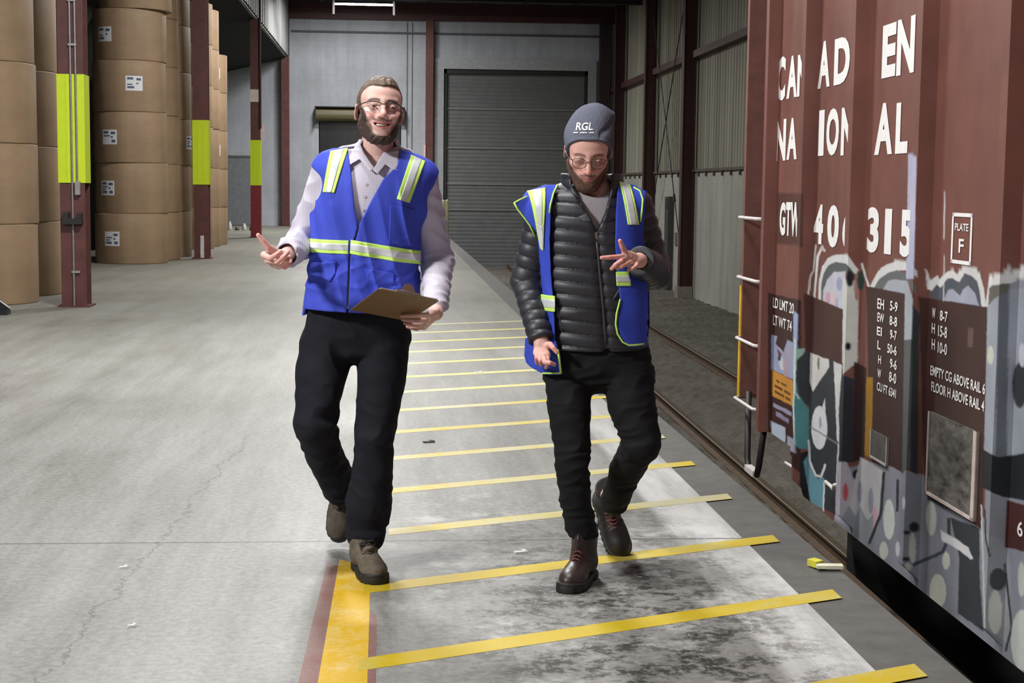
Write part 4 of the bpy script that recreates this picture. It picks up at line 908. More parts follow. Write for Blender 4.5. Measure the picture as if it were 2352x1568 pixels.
class Solid:
    """parts: (low corner, high corner, distance function); blended with a small radius"""
    def __init__(self, parts, k=0.012):
        self.p = [(np.asarray(a, float), np.asarray(b, float), f) for a, b, f in parts]; self.k = k
    def __call__(self, P, pad=0.0):
        d = np.full(len(P), 0.5)
        for a, b, f in self.p:
            m = pad+0.03
            i = np.nonzero(np.all((P > a-m) & (P < b+m), axis=1))[0]
            if len(i): d[i] = smin(d[i], f(P[i]), self.k)
        return d
    def bounds(self): return np.min([a for a, _, _ in self.p], 0)-0.01, np.max([b for _, b, _ in self.p], 0)+0.01

def isosurface(S, h, lo=None, hi=None, B=10, steps=2):
    if lo is None: lo, hi = S.bounds()
    lo = np.asarray(lo, float); hi = np.asarray(hi, float)
    nb = np.ceil((hi-lo)/(h*B)).astype(int)
    g = np.stack(np.meshgrid(*[np.arange(n) for n in nb], indexing='ij'), -1).reshape(-1, 3)
    rad = B*h*0.8661
    d = S(lo+(g+0.5)*B*h, pad=rad*1.6)
    act = g[np.abs(d) < rad*1.7]
    loc = np.stack(np.meshgrid(*[np.arange(B+1)]*3, indexing='ij'), -1).reshape(-1, 3)
    NX = (nb*B+4).astype(np.int64)
    corner = np.array([[i, j, k_] for i in (0, 1) for j in (0, 1) for k_ in (0, 1)])
    E = [(a, b) for a in range(8) for b in range(a+1, 8) if np.abs(corner[a]-corner[b]).sum() == 1]
    keys = []; pts = []; sg = []
    for c0 in range(0, len(act), 150):
        ab = act[c0:c0+150]*B
        I = (ab[:, None, :]+loc[None]).reshape(-1, 3)
        v = S(lo+I*h).reshape(len(ab), B+1, B+1, B+1)
        C8 = np.stack([v[:, i:i+B, j:j+B, k_:k_+B] for i, j, k_ in corner], -1)
        s = C8 < 0; mixd = s.any(-1) & ~s.all(-1)
        w = np.nonzero(mixd); c8 = C8[w]; s8 = s[w]
        acc = np.zeros((len(c8), 3)); cnt = np.zeros(len(c8))
        for a, b in E:
            x = s8[:, a] != s8[:, b]; t = c8[x, a]/(c8[x, a]-c8[x, b])
            acc[x] += corner[a]+t[:, None]*(corner[b]-corner[a]); cnt[x] += 1
        cell = ab[w[0]]+np.stack(w[1:], -1)
        pts.append(lo+(cell+acc/cnt[:, None])*h)
        keys.append(cell[:, 0].astype(np.int64)+NX[0]*(cell[:, 1]+NX[1]*cell[:, 2].astype(np.int64)))
        sg.append(s8[:, [0, 4, 2, 1]])
    key = np.concatenate(keys); V = np.concatenate(pts); sg = np.concatenate(sg)
    o = np.argsort(key); key = key[o]; V = V[o]; sg = sg[o]
    key, u = np.unique(key, return_index=True); V = V[u]; sg = sg[u]
    off = [1, NX[0], NX[0]*NX[1]]; F = []
    for ax in range(3):
        b, c = off[(ax+1) % 3], off[(ax+2) % 3]
        i = np.nonzero(sg[:, 0] != sg[:, ax+1])[0]
        q = []; ok = np.ones(len(i), bool)
        for dlt in (0, b, b+c, c):
            j = np.searchsorted(key, key[i]-dlt); j = np.minimum(j, len(key)-1); ok &= key[j] == key[i]-dlt; q.append(j)
        q = np.stack(q, -1); fl = sg[i, 0]
        q[~fl] = q[~fl][:, ::-1]
        F.append(q[ok])
    F = np.concatenate(F)
    e = h*0.4; T4 = np.array([[1, 1, 1], [1, -1, -1], [-1, 1, -1], [-1, -1, 1]], float)
    for _ in range(steps):
        f0 = S(V); gr = np.zeros_like(V)
        for t in T4: gr += t*S(V+t*e)[:, None]
        gr /= 4*e; gn = (gr**2).sum(1); st = f0/np.maximum(gn, 0.2)
        V = V-gr*np.clip(st, -h, h)[:, None]*0.9
    return V, F[:, ::-1]
def solid_mesh(name, S, h, mat, parent, col=None, lo=None, hi=None, steps=2, crumbs=True):
    V, F = isosurface(S, h, lo, hi, steps=steps)
    if crumbs and len(F):
        # drop loose crumbs: keep pieces with a fair share of the vertices
        lab = np.arange(len(V))
        for _ in range(400):
            m = lab[F].min(1); new = lab.copy()
            for c in range(4): np.minimum.at(new, F[:, c], m)
            new = new[new]
            if (new == lab).all(): break
            lab = new
        cnt = np.bincount(lab, minlength=len(V)); keep = cnt[lab] > max(30, 0.02*len(V))
        if not keep.all():
            mp = np.cumsum(keep)-1; F = mp[F[keep[F].all(1)]]; V = V[keep]
    me = bpy.data.meshes.new(name)
    me.vertices.add(len(V)); me.vertices.foreach_set('co', V.ravel().astype(np.float32))
    me.loops.add(4*len(F)); me.loops.foreach_set('vertex_index', F.ravel().astype(np.int32))
    me.polygons.add(len(F)); me.polygons.foreach_set('loop_start', (np.arange(len(F))*4).astype(np.int32))
    me.update(calc_edges=True); me.validate()
    if col is not None:
        c = col(V); a = me.color_attributes.new('Col', 'FLOAT_COLOR', 'POINT')
        a.data.foreach_set('color', np.concatenate([c, np.ones((len(V), 1))], 1).ravel().astype(np.float32))
    return link_mesh(name, me, mat, parent, smooth=True)
def rotm(yaw=0, pitch=0, roll=0):
    """columns: local x (image right), y (back), z (up); degrees; yaw>0 turns to image right, pitch>0 bows down, roll>0 leans the top to image right"""
    a, b, c = map(math.radians, (yaw, pitch, roll))
    Rz = np.array([[math.cos(a), -math.sin(a), 0], [math.sin(a), math.cos(a), 0], [0, 0, 1]])
    Rx = np.array([[1, 0, 0], [0, math.cos(b), -math.sin(b)], [0, math.sin(b), math.cos(b)]])
    Ry = np.array([[math.cos(c), 0, math.sin(c)], [0, 1, 0], [-math.sin(c), 0, math.cos(c)]])
    return Ry@Rz@Rx
def local(P, c, R, s=1.0): return ((P-c)@R)/s

# ---- a head in its own frame: face toward -y, eyes at z=0, metres
def head_sdf(q, smile=False, eye_shut=False, jaw=1.0, ears=True):
    q = q.copy(); zz = q[:, 2]; q[:, 2] = np.where(zz > 0.025, 0.025+(zz-0.025)*1.10, zz)
    x, y, z = q[:, 0], q[:, 1], q[:, 2]; ax = np.abs(x); m = np.stack([ax, y, z], -1)
    d = ell(q, (0, 0.018, 0.042), (0.0755, 0.098, 0.086))
    d = smin(d, ell(q, (0, -0.040, 0.040), (0.064, 0.052, 0.060)), 0.03)
    d = smin(d, ell(q, (0, -0.028, -0.040), (0.0625*jaw, 0.064, 0.072)), 0.03)
    d = smin(d, cap(m, (0.058*jaw, 0.012, -0.050), (0.020, -0.066, -0.100), 0.016, 0.020), 0.03)
    d = smin(d, ell(q, (0, -0.078, -0.098), (0.027, 0.021, 0.022)), 0.02)
    d = smin(d, cap(m, (0.0, -0.086, 0.020), (0.040, -0.072, 0.024), 0.0135, 0.012), 0.014)      # brow
    d = smin(d, ell(m, (0.047, -0.060, -0.020), (0.021, 0.022, 0.017)), 0.018)                     # cheekbone
    d = smax(d, -ell(m, (0.0325, -0.0985, 0.000), (0.0185, 0.018, 0.0135)), 0.012)                 # eye socket
    if smile: d = smin(d, ell(m, (0.040, -0.075, -0.036), (0.019, 0.019, 0.016)), 0.014)
    d = smin(d, ell(q, (0, -0.080, -0.060), (0.031, 0.021, 0.026)), 0.016)                          # muzzle
    if smile: d = smin(d, ell(q, (0, -0.082, -0.066), (0.036, 0.019, 0.018)), 0.01)
    d = smin(d, chain(q, [(0, -0.090, 0.014), (0, -0.100, -0.010), (0, -0.1145, -0.031)], [0.0075, 0.0085, 0.0115]), 0.008)
    d = smin(d, ell(m, (0.0125, -0.1015, -0.0355), (0.0085, 0.0115, 0.0078)), 0.006)
    d = smax(d, -ell(m, (0.0070, -0.1095, -0.0445), (0.0042, 0.0055, 0.0045)), 0.003)
    # mouth
    if smile:
        lip = lambda w, a, zc, yb: np.stack([ax/w, np.zeros_like(ax), np.zeros_like(ax)], -1)
        zc = -0.0655+7.5*x*x                                                                       # corners curl up
        up = np.hypot((y+0.1005-0.018*(ax/0.03)**2)/1.0, (z-(zc+0.0078-7.0*x*x)))-np.clip(0.0040-ax*0.07, 0.0005, 1)
        lo = np.hypot((y+0.0985-0.018*(ax/0.03)**2)/1.0, (z-(zc-0.0095+8.5*x*x)))-np.clip(0.0052-ax*0.08, 0.0005, 1)
        cut = ell(np.stack([x, y, z-zc+0.0005], -1), (0, -0.1, 0), (0.0300, 0.016, 0.0068))
        d = smax(d, -cut, 0.003); d = smin(d, smin(up, lo, 0.002), 0.004)
        nl = np.hypot(ax-(0.026+0.2*(-0.040-z)), y+0.092)-0.0
    else:
        zc = -0.0640+0*x
        up = np.hypot(y+0.1000-0.016*(ax/0.026)**2, z-(zc+0.0042-3.0*x*x))-np.clip(0.0044-ax*0.11, 0.0005, 1)
        lo = np.hypot(y+0.0985-0.016*(ax/0.026)**2, z-(zc-0.0052+4.0*x*x))-np.clip(0.0056-ax*0.13, 0.0005, 1)
        d = smin(d, np.where(ax < 0.03, smin(up, lo, 0.0012), 1), 0.004)
    # eyes: lids over a ball, with an opening
    ball = np.linalg.norm(m-A3(0.0325, -0.0800, 0.0005), axis=1)
    lid = ball-0.0138
    op = 0.0018 if eye_shut else (0.0034 if smile else 0.0042)
    d = smin(d, lid, 0.005)
    opening = ell(m, (0.0325, -0.0940, -0.0005 if not eye_shut else -0.0035), (0.0125, 0.012, op))
    d = smax(d, -np.maximum(opening, -(ball-0.0116)), 0.0015)
    # ears
    ca, sa = math.cos(0.42), math.sin(0.42); R = np.array([[ca, -sa, 0], [sa, ca, 0], [0, 0, 1]])
    ear = ell(m, (0.0785, 0.018, -0.006), (0.0062, 0.0170, 0.029), R)
    ear = smax(ear, -ell(m, (0.0848, 0.014, -0.004), (0.005, 0.0095, 0.019), R), 0.004)
    return smin(d, ear, 0.006) if ears else d
# ------------------------------------------------------------------ shared cloth and skin
skin_m = vcol_mat('skin', 0.48, spec=0.45, sss=0.12, bmp=0.06, bscale=420)
def fabric(name, rgb, rough=0.85, var=0.10, scale=240, bmp=0.12, spec=0.25, sheen=0.0):
    m = plain(name, rgb, rough, 0, var, scale, bmp=bmp, spec=spec)
    if sheen: m.node_tree.nodes['Principled BSDF'].inputs['Sheen Weight'].default_value = sheen
    return m
denim = fabric('dark_denim', (24, 25, 34), 0.85, 0.25); black_twill = fabric('black_twill', (21, 21, 24), 0.85, 0.25)
vest_blue = fabric('blue_vest_cloth', (64, 80, 198), 0.75, 0.07, 300, 0.1, 0.3); vest_blue2 = fabric('royal_blue_vest_cloth', (54, 74, 188), 0.75, 0.07, 300, 0.1, 0.3)
neon = fabric('neon_tape', (206, 246, 120), 0.5, 0.04); silver = fabric('silver_tape', (206, 210, 214), 0.35, 0.06, 90, 0.05, 0.6)
def shirt_cloth():
    m, nt, b = new_mat('fine_check_shirt'); tc = N(nt, 'ShaderNodeTexCoord')
    ws = []
    for ax_ in ('X', 'Z'):
        w = N(nt, 'ShaderNodeTexWave', wave_type='BANDS', bands_direction=ax_); w.inputs['Scale'].default_value = 42; w.inputs['Distortion'].default_value = 0.6
        nt.links.new(tc.outputs['Object'], w.inputs['Vector']); ws.append(ramp(nt, w.outputs['Fac'], [(0.72, 0.0), (0.92, 1.0)]).outputs[0])
    c = mix(nt, ws[0], lin((208, 203, 216)), lin((188, 182, 198))); 
    f = N(nt, 'ShaderNodeMath', operation='MULTIPLY'); nt.links.new(ws[1], f.inputs[0]); f.inputs[1].default_value = 0.6
    c = mix(nt, f.outputs[0], c, lin((186, 180, 198)))
    nt.links.new(c, b.inputs['Base Color']); b.inputs['Roughness'].default_value = 0.85; b.inputs['Specular IOR Level'].default_value = 0.2; return m
shirt_m = shirt_cloth()
def skin_cols(V, c, R, s, lips, tone, red, brow=None, stub=None, smile=False):
    """plain skin colour with redder lips, nose, cheeks and darker brows"""
    q = local(V, c, R, s); x, y, z = q.T; ax = np.abs(x)
    C_ = np.tile(np.array(lin(tone)), (len(V), 1)); r_ = np.array(lin(red))
    def blend(w, col): 
        nonlocal C_
        w = np.clip(w, 0, 1)[:, None]; C_ = C_*(1-w)+np.array(col)*w
    inh = (np.abs(x) < 0.12) & (np.abs(z) < 0.16) & (np.abs(y) < 0.14)
    g = lambda cx, cy, cz, r0: np.exp(-(((ax-cx)**2+(y-cy)**2+(z-cz)**2)/(r0*r0)))*inh
    blend(0.5*g(0.045, -0.075, -0.030, 0.024), r_); blend(0.55*g(0, -0.115, -0.032, 0.016), r_); blend(0.5*g(0.082, 0.02, 0, 0.035), r_)
    zc = (-0.0655+7.5*x*x) if smile else (-0.0640+0*x)
    hw = (0.0125 if smile else 0.0085)*np.sqrt(np.clip(1-(ax/(0.034 if smile else 0.026))**2, 0, 1))
    lw = np.clip((hw-np.abs(z-zc-(0.000)))/0.0025+0.4, 0, 1)*(y < -0.078)*(ax < 0.035)*inh
    blend(0.85*lw, lin(lips))
    if smile: blend(np.clip(1-ell(np.stack([x, y, z-zc], -1), (0, -0.092, 0), (0.028, 0.009, 0.0060))/0.002, 0, 1)*(y > -0.0965)*(y < -0.06)*inh, lin((70, 28, 28)))
    if brow is not None:
        bz = 0.0185+0.006*(1-((ax-0.030)/0.022)**2); bw = np.clip(1.3-np.abs(z-bz)/0.0050, 0, 1)*np.clip((ax-0.010)/0.004, 0, 1)*np.clip((0.056-ax)/0.008, 0, 1)*(y < -0.05)*inh
        blend(0.9*bw, lin(brow))
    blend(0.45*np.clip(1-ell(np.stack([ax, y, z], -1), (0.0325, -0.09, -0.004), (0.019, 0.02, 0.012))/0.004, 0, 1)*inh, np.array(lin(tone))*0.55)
    if stub is not None:
        w = stub(x, y, z, ax)*inh*(head_sdf(q, smile, jaw=0.95 if smile else 1.0, eye_shut=not smile, ears=False) < 0.0025); blend(w, lin(stub.col))
    return C_
eye_white = plain('eye_white', (226, 220, 216), 0.25, var=0.02); iris_m = plain('iris_dark', (52, 46, 42), 0.2)
def eyes(c, R, s, parent, look=(0, 0)):
    for sx in (-1, 1):
        cc = c+R@A3(sx*0.0325, -0.0800, 0.0005)*s
        mb = MB(); prof = [(max(0.0, 0.0117*s*math.sin(t)), 0.0117*s*math.cos(t)) for t in np.linspace(0.0, math.pi, 17)]
        mb.lathe(prof, (0, 0, 0), 24); mb.v = [tuple(cc+np.array(v)) for v in mb.v]
        e = mb.build('eye', eye_white, parent, smooth=True)
        dirv = R@A3(look[0], -1, look[1]); dirv /= np.linalg.norm(dirv)
        mb = MB(); a = np.cross(dirv, (0, 0, 1.0)); a /= np.linalg.norm(a); b_ = np.cross(a, dirv)
        ring = [cc+dirv*0.0119*s]+[cc+dirv*(0.0119*s*math.cos(th))+(a*math.cos(f)+b_*math.sin(f))*0.0119*s*math.sin(th) for th in (0.25, 0.48) for f in np.linspace(0, 2*math.pi, 20, endpoint=False)]
        mb.add(ring, [(0, 1+k_, 1+(k_+1) % 20) for k_ in range(20)]+[(1+k_, 21+k_, 21+(k_+1) % 20, 1+(k_+1) % 20) for k_ in range(20)])
        mb.build('iris', iris_m, e, smooth=True)
glass_m, nt, b = new_mat('clear_lens')
for n_ in list(nt.nodes):
    if n_.type == 'BSDF_PRINCIPLED': nt.nodes.remove(n_)
tr = N(nt, 'ShaderNodeBsdfTransparent'); tr.inputs[0].default_value = (0.94, 0.95, 0.96, 1); gl = N(nt, 'ShaderNodeBsdfGlossy'); gl.inputs['Roughness'].default_value = 0.06
mx = N(nt, 'ShaderNodeMixShader'); fr_ = N(nt, 'ShaderNodeFresnel'); fr_.inputs[0].default_value = 1.6
nt.links.new(fr_.outputs[0], mx.inputs[0]); nt.links.new(tr.outputs[0], mx.inputs[1]); nt.links.new(gl.outputs[0], mx.inputs[2]); nt.links.new(mx.outputs[0], nt.nodes['Material Output'].inputs[0])
def to_w(c, R, s, pts): return [c+R@(np.asarray(p, float)*s) for p in pts]

def pocket_box(*pts, m=0.10):
    q = np.array(pts); return q.min(0)-m, q.max(0)+m
def hand_parts(wrist, fore, chains, rf=0.0085, side_=None):
    """palm spans wrist to the knuckles; each finger is its own chain of joints"""
    kn = [c_[0] for n_, c_ in chains.items() if n_ != 'thumb']
    def f(P):
        d = cap(P, fore, wrist, 0.026, 0.023)
        for i, k_ in enumerate(kn):
            a = wrist+(np.mean(kn, 0)-wrist)*0.12+(k_-np.mean(kn, 0))*0.45
            d = smin(d, cap(P, a, k_, 0.0165, 0.0115), 0.010)
        for k0, k1 in zip(kn[:-1], kn[1:]): d = smin(d, cap(P, k0, k1, 0.0105), 0.006)
        for n_, c_ in chains.items():
            if n_ == 'thumb': r = [rf*1.75, rf*1.35, rf*1.15, rf*0.90]
            else:
                g = {'index': 1.02, 'middle': 1.05, 'ring': 1.0, 'pinky': 0.84}[n_]; r = [rf*1.12*g, rf*1.06*g, rf*0.98*g, rf*0.82*g]
            e = chain(P, c_, r); d = smin(d, e, 0.004 if n_ != 'thumb' else 0.008)
        return d
    allp = [wrist, fore]+[p for c_ in chains.values() for p in c_]
    lo, hi = pocket_box(*allp, m=0.03); return (lo, hi, f)
def hand_red(C_, V, chains, tone, red):
    d = np.full(len(V), 1.0)
    for n_, c_ in chains.items(): d = np.minimum(d, chain(V, c_[1:], [0.006]*(len(c_)-1)))
    w = np.clip(1-d/0.012, 0, 1)[:, None]*0.5; return C_*(1-w)+np.array(lin(red))*w

# ---- footwear in its own frame: toe toward -y, sole at z=0
def shoe(name, c, R, shaft, parent, upper_m, sole_m, lace_m, toe_m=None, label=None, s=1.0):
    lo, hi = pocket_box(*to_w(c, R, s, [(sx*0.06, yy, zz) for sx in (-1, 1) for yy in (-0.21, 0.10) for zz in (0, shaft+0.03)]), m=0.03)
    def up(P):
        q = local(P, c, R, s); x, y, z = q.T
        d = ell(q, (0.004, -0.125, 0.040), (0.049, 0.076, 0.042))
        d = smin(d, cap(q, (0.002, -0.075, 0.052), (0, 0.020, 0.070), 0.040, 0.045), 0.03)
        d = smin(d, ell(q, (0, 0.040, 0.050), (0.039, 0.050, 0.058)), 0.03)
        d = smin(d, cap(q, (0, 0.022, 0.08), (0, 0.034, shaft), 0.046, 0.050), 0.025)
        d = smax(d, z-shaft, 0.006); d = smax(d, 0.016-z, 0.004)
        tongue = ell(q, (0, -0.052, 0.092), (0.023, 0.05, 0.014), rotm(0, -28, 0)) if shaft < 0.16 else ell(q, (0, -0.030, 0.115), (0.024, 0.024, 0.075), rotm(0, 14, 0))
        d = smin(d, tongue, 0.008)
        seam = np.abs(y+0.085+0.25*np.abs(x))-0.0; d = d+0.0018*np.exp(-(seam/0.003)**2)
        d = d+0.0012*wave(q, 70, 4)+0.002*np.exp(-((y+0.06)/0.02)**2)*np.sin(y*220)
        return s*d
    def so(P):
        q = local(P, c, R, s); x, y, z = q.T
        w = np.interp(y, [-0.205, -0.15, -0.09, -0.02, 0.06, 0.095], [0.040, 0.053, 0.054, 0.045, 0.044, 0.036])
        fx = np.abs(x-0.003)-w; fy = np.abs(y+0.055)-0.150
        d = smax(smax(fx, fy, 0.05), np.maximum(z-0.030-0.01*np.clip((-y-0.13)/0.07, 0, 1), -z), 0.006)
        heel = np.maximum(np.maximum(y+0.0, -(y-0.022)), z-0.012)           # arch gap ahead of the heel
        d = smax(d, -np.maximum(np.abs(y-0.0)-0.014, z-0.010), 0.004)
        lug = 0.0022*np.sign(np.sin(y*260))*(z < 0.022); return s*(d+lug*0.5)
    u = solid_mesh(name, Solid([(lo, hi, up)]), 0.0042, upper_m, parent)
    if label: tag(u, label)
    solid_mesh('sole', Solid([(lo, hi, so)]), 0.0042, sole_m, u)
    mb = MB(); n_ = 5 if shaft < 0.16 else 7
    for i in range(n_):
        t = i/(n_-1)
        yy, zz = (-0.088+0.060*t, 0.085+0.030*t) if shaft < 0.16 else (np.interp(t, [0, 0.45, 1], [-0.086, -0.052, -0.030]), np.interp(t, [0, 0.45, 1], [0.083, 0.108, shaft-0.02]))
        for sg in (-1, 1):
            mb.tube(to_w(c, R, s, [(-sg*0.026, yy+0.004, zz-0.008), (0, yy-0.010, zz+0.010), (sg*0.026, yy+0.016, zz-0.002)]), 0.0024, 6)
    for sg in (-1, 1) if shaft < 0.16 else (): mb.tube(to_w(c, R, s, [(0, yy-0.010, zz+0.01), (sg*0.018, yy-0.022, zz+0.016), (sg*0.032, yy-0.018, zz+0.002), (sg*0.018, yy-0.020, zz-0.006), (0, yy-0.012, zz+0.006)]), 0.0022, 6)
    mb.build('laces', lace_m, u, smooth=True)
    return u

# ------------------------------------------------------------------ the man with the clipboard
Y1 = 5.70
m1 = lambda x, y, Y=Y1: at_y(x, y, Y)
def xz(pts, Y): return [tuple(at_y(x, y, Y)[[0, 2]]) for x, y in pts]
p1 = empty('person', tuple(m1(820, 1290, 5.72)*A3(1, 1, 0))); tag(p1, 'bareheaded bearded person in blue vest over checked shirt, smiling, holding a clipboard, walking', 'person')
h1c, h1R, h1s = m1(871, 257, 5.68), rotm(8, -9, 5), 1.05
SHL, SHR = m1(757, 391, 5.71), m1(966, 408, 5.71)               # image left and right shoulder
ELL, WRL = m1(694, 556, 5.78), m1(654, 588, 5.53)
ELR, WRR = m1(1004, 600, 5.82), m1(990, 704, 5.56)
HPL, KNL, ANL = m1(757, 775, 5.75), m1(724, 972, 5.62), m1(787, 1122, 5.92)
HPR, KNR, ANR = m1(880, 775, 5.75), m1(861, 1000, 5.63), m1(842, 1255, 5.66)
# clipboard plane
bTL, bTR, bBL = m1(868, 664, 5.225), m1(1000, 690, 5.285), m1(815, 711, 5.48)
be1 = bTR-bTL; be1 /= np.linalg.norm(be1); be2 = bBL-bTL; be2 -= be1*(be2@be1); be2 /= np.linalg.norm(be2); bn = np.cross(be1, be2)
if bn@(CAM-bTL) < 0: bn = -bn                                     # bn points out of the underside, to the camera
def on_board(x, y, off=0.0):
    d = ray(x, y); k_ = ((bTL-CAM)@bn)/(d@bn); return CAM+d*k_+bn*off
handL = {'index': [m1(606, 585, 5.43), m1(621, 593, 5.388), m1(634, 585, 5.372), m1(644, 577, 5.385)],
         'middle': [m1(615, 597, 5.44), m1(637, 601, 5.388), m1(652, 589, 5.372), m1(661, 579, 5.385)],
         'ring': [m1(627, 606, 5.455), m1(648, 609, 5.40), m1(659, 599, 5.385), m1(665, 590, 5.40)],
         'pinky': [m1(640, 611, 5.47), m1(655, 614, 5.42), m1(664, 606, 5.41), m1(668, 599, 5.42)],
         'thumb': [m1(640, 582, 5.475), m1(616, 567, 5.445), m1(604, 553, 5.435), m1(593, 540, 5.43)]}
handR = {'index': [on_board(987, 711, 0.020), on_board(962, 713, 0.018), on_board(940, 716, 0.014), on_board(923, 719, 0.0105)],
         'middle': [on_board(988, 721, 0.022), on_board(962, 724, 0.019), on_board(940, 726, 0.014), on_board(926, 727, 0.0105)],
         'ring': [on_board(982, 731, 0.018), on_board(962, 735, 0.019), on_board(943, 736, 0.014), on_board(931, 736, 0.0105)],
         'pinky': [on_board(974, 741, 0.016), on_board(958, 745, 0.017), on_board(945, 745, 0.013), on_board(936, 744, 0.0105)],
         'thumb': [on_board(1006, 708, 0.0), on_board(1003, 699, -0.024), on_board(990, 696, -0.028), on_board(976, 697, -0.026)]}
WRR = on_board(1000, 714, 0.012)+A3(0.004, 0.045, 0.0)
neck1 = m1(868, 352, 5.735)
def head1(P):
    q = local(P, h1c, h1R, h1s); return h1s*head_sdf(q, smile=True, jaw=0.95)
hb = pocket_box(h1c, m=0.17)
def trunk1(P):
    d = chain(P, [h1c+A3(-0.002, 0.030, -0.055), neck1, neck1+A3(0, 0.02, -0.10)], [0.056*h1s, 0.060, 0.075])
    d = smin(d, chain(P, [neck1+A3(0, 0.02, -0.12), m1(830, 560, 5.74), m1(820, 740, 5.75)], [0.09, 0.085, 0.085]), 0.05)
    for a, b_, c_ in ((SHL, ELL, WRL), (SHR, ELR, WRR)):
        d = smin(d, chain(P, [neck1+A3(0, 0.02, -0.07), a, b_, c_], [0.045, 0.040, 0.034, 0.022]), 0.02)
    for a, b_, c_ in ((HPL, KNL, ANL), (HPR, KNR, ANR)):
        d = smin(d, chain(P, [a, b_, c_], [0.060, 0.045, 0.035]), 0.03)
    return d
tb = pocket_box(SHL, SHR, ELL, ELR, WRL, WRR, KNL, KNR, ANL, ANR, neck1, h1c+A3(0, 0, -0.05), m=0.06)
body1 = Solid([(hb[0], hb[1], head1), (tb[0], tb[1], trunk1), hand_parts(WRL, ELL+(WRL-ELL)*0.6, handL), hand_parts(WRR, ELR+(WRR-ELR)*0.6, handR)], 0.014)
def stub1(x, y, z, ax):
    # moustache stubble and sparse hair at the edge of the beard
    w = 0.85*np.clip(1.25-np.abs(z+0.0500-5.0*ax*ax)/0.0055, 0, 1)*np.clip((0.036-ax)/0.006, 0, 1)*(y < -0.07)
    zl = np.interp(ax, [0.0, 0.018, 0.030, 0.036, 0.042, 0.052, 0.064, 0.080], [-0.096, -0.092, -0.078, -0.056, -0.050, -0.036, 0.0, 0.03])
    jw = np.clip((zl-z)/0.012, 0, 1)*(z > -0.15)*np.clip((0.03-y)/0.02, 0, 1)
    hl = np.clip((z-0.052-0.25*np.clip(ax-0.02, 0, 1)*0)/0.02, 0, 1)*np.clip((y+0.070)/0.016, 0, 1)+np.clip((y+0.040)/0.014, 0, 1)*(z > -0.02)*(ax > 0.055)*(y < 0.12)*np.clip((0.081-ax)/0.004, 0, 1)
    ch = np.maximum(0.75*np.clip((-0.098-z)/0.010, 0, 1)*(y < 0.0), 0.24*np.clip((-0.046-z)/0.012, 0, 1)*(z > -0.14)*(y < 0.0)*(1-np.clip(1.6-np.hypot(ax/0.034, (z+0.064)/0.016), 0, 1)))
    return np.maximum(np.maximum(np.maximum(w, 0.85*jw), ch*0.8), 0.7*np.clip(hl, 0, 1)*(y < 0.03))
stub1.col = (88, 68, 60)
tone1, red1 = (226, 184, 174), (214, 134, 128)
def col1(V):
    C_ = skin_cols(V, h1c, h1R, h1s, (186, 104, 104), tone1, red1, (66, 48, 42), stub1, True)
    return hand_red(hand_red(C_, V, handL, tone1, red1), V, handR, tone1, (150, 84, 78))
b1 = solid_mesh('body', body1, 0.0025, skin_m, p1, col1)
eyes(h1c, h1R, h1s, b1, (0.0, -0.02))
# teeth seen in the smile
mb = MB(); tp = []
for t in np.linspace(-0.0245, 0.0245, 13): tp.append((t, -0.0972+0.018*(abs(t)/0.03)**2, -0.0632+7.5*t*t))
for i in range(12):
    a, b_ = tp[i], tp[i+1]; mb.prism(to_w(h1c, h1R, h1s, [(a[0]+0.0002, a[1], a[2]+0.005), (b_[0]-0.0002, b_[1], b_[2]+0.005), (b_[0]-0.0003, b_[1], b_[2]-0.0042+0.0006*(i % 2)), (a[0]+0.0003, a[1], a[2]-0.0042+0.0006*(i % 2))]), h1R@A3(0, 0.004, 0))
mb.build('teeth', plain('tooth_white', (232, 224, 214), 0.3, var=0.03), b1)
# hair: short sides, longer swept top
hair_m = fabric('light_brown_hair', (104, 88, 76), 0.6, 0.45, 150, 0.3, 0.4); beard_m = fabric('dark_brown_beard', (68, 52, 45), 0.65, 0.45, 170, 0.35, 0.35)
def hair1(P):
    q = local(P, h1c, h1R, h1s); x, y, z = q.T; ax = np.abs(x)
    base = head_sdf(q, True, jaw=0.95)
    top = np.clip((z-0.062)/0.035, 0, 1)
    th = 0.0030+0.011*top*np.clip((0.062-ax)/0.03, 0, 1)*(0.75+0.35*np.clip(x/0.05, -1, 1))
    st = 0.0016*np.sin(260*x+40*y+6*np.sin(60*y))*top+0.0009*wave(q, 420, 5)
    # hairline: up over the forehead, back at the temples, down the side before the ear
    yl = np.interp(z, [-0.045, -0.02, 0.015, 0.040, 0.058, 0.070, 0.082, 0.092], [-0.006, -0.016, -0.026, -0.034, -0.048, -0.068, -0.100, -0.13])
    yl = yl-0.016*np.clip(1-np.abs(x+0.004)/0.030, 0, 1)*np.clip((z-0.055)/0.015, 0, 1)+0.012*np.exp(-((ax-0.046)/0.012)**2)*np.clip((z-0.05)/0.015, 0, 1)
    reg = np.maximum(yl-y, -0.075-z)
    reg = np.maximum(reg, -(0.0-z+0.030)*0+0)*1.0 if False else reg
    behind = np.clip((y-0.02)/0.03, 0, 1); reg = np.maximum(reg, (-0.040-z)*(1-behind)+(-0.075-z)*behind)
    ear = ell(np.stack([ax, y, z], -1), (0.083, 0.014, -0.006), (0.017, 0.027, 0.037))
    rg = reg+0.0012*wave(q, 300, 8); fd = np.clip(-rg/0.012, 0, 1)**0.8
    return h1s*smax(smax(base-(th+st)*fd+0.0004, rg, 0.002), -ear, 0.004)
solid_mesh('hair', Solid([(hb[0], hb[1], hair1)]), 0.0024, hair_m, b1)
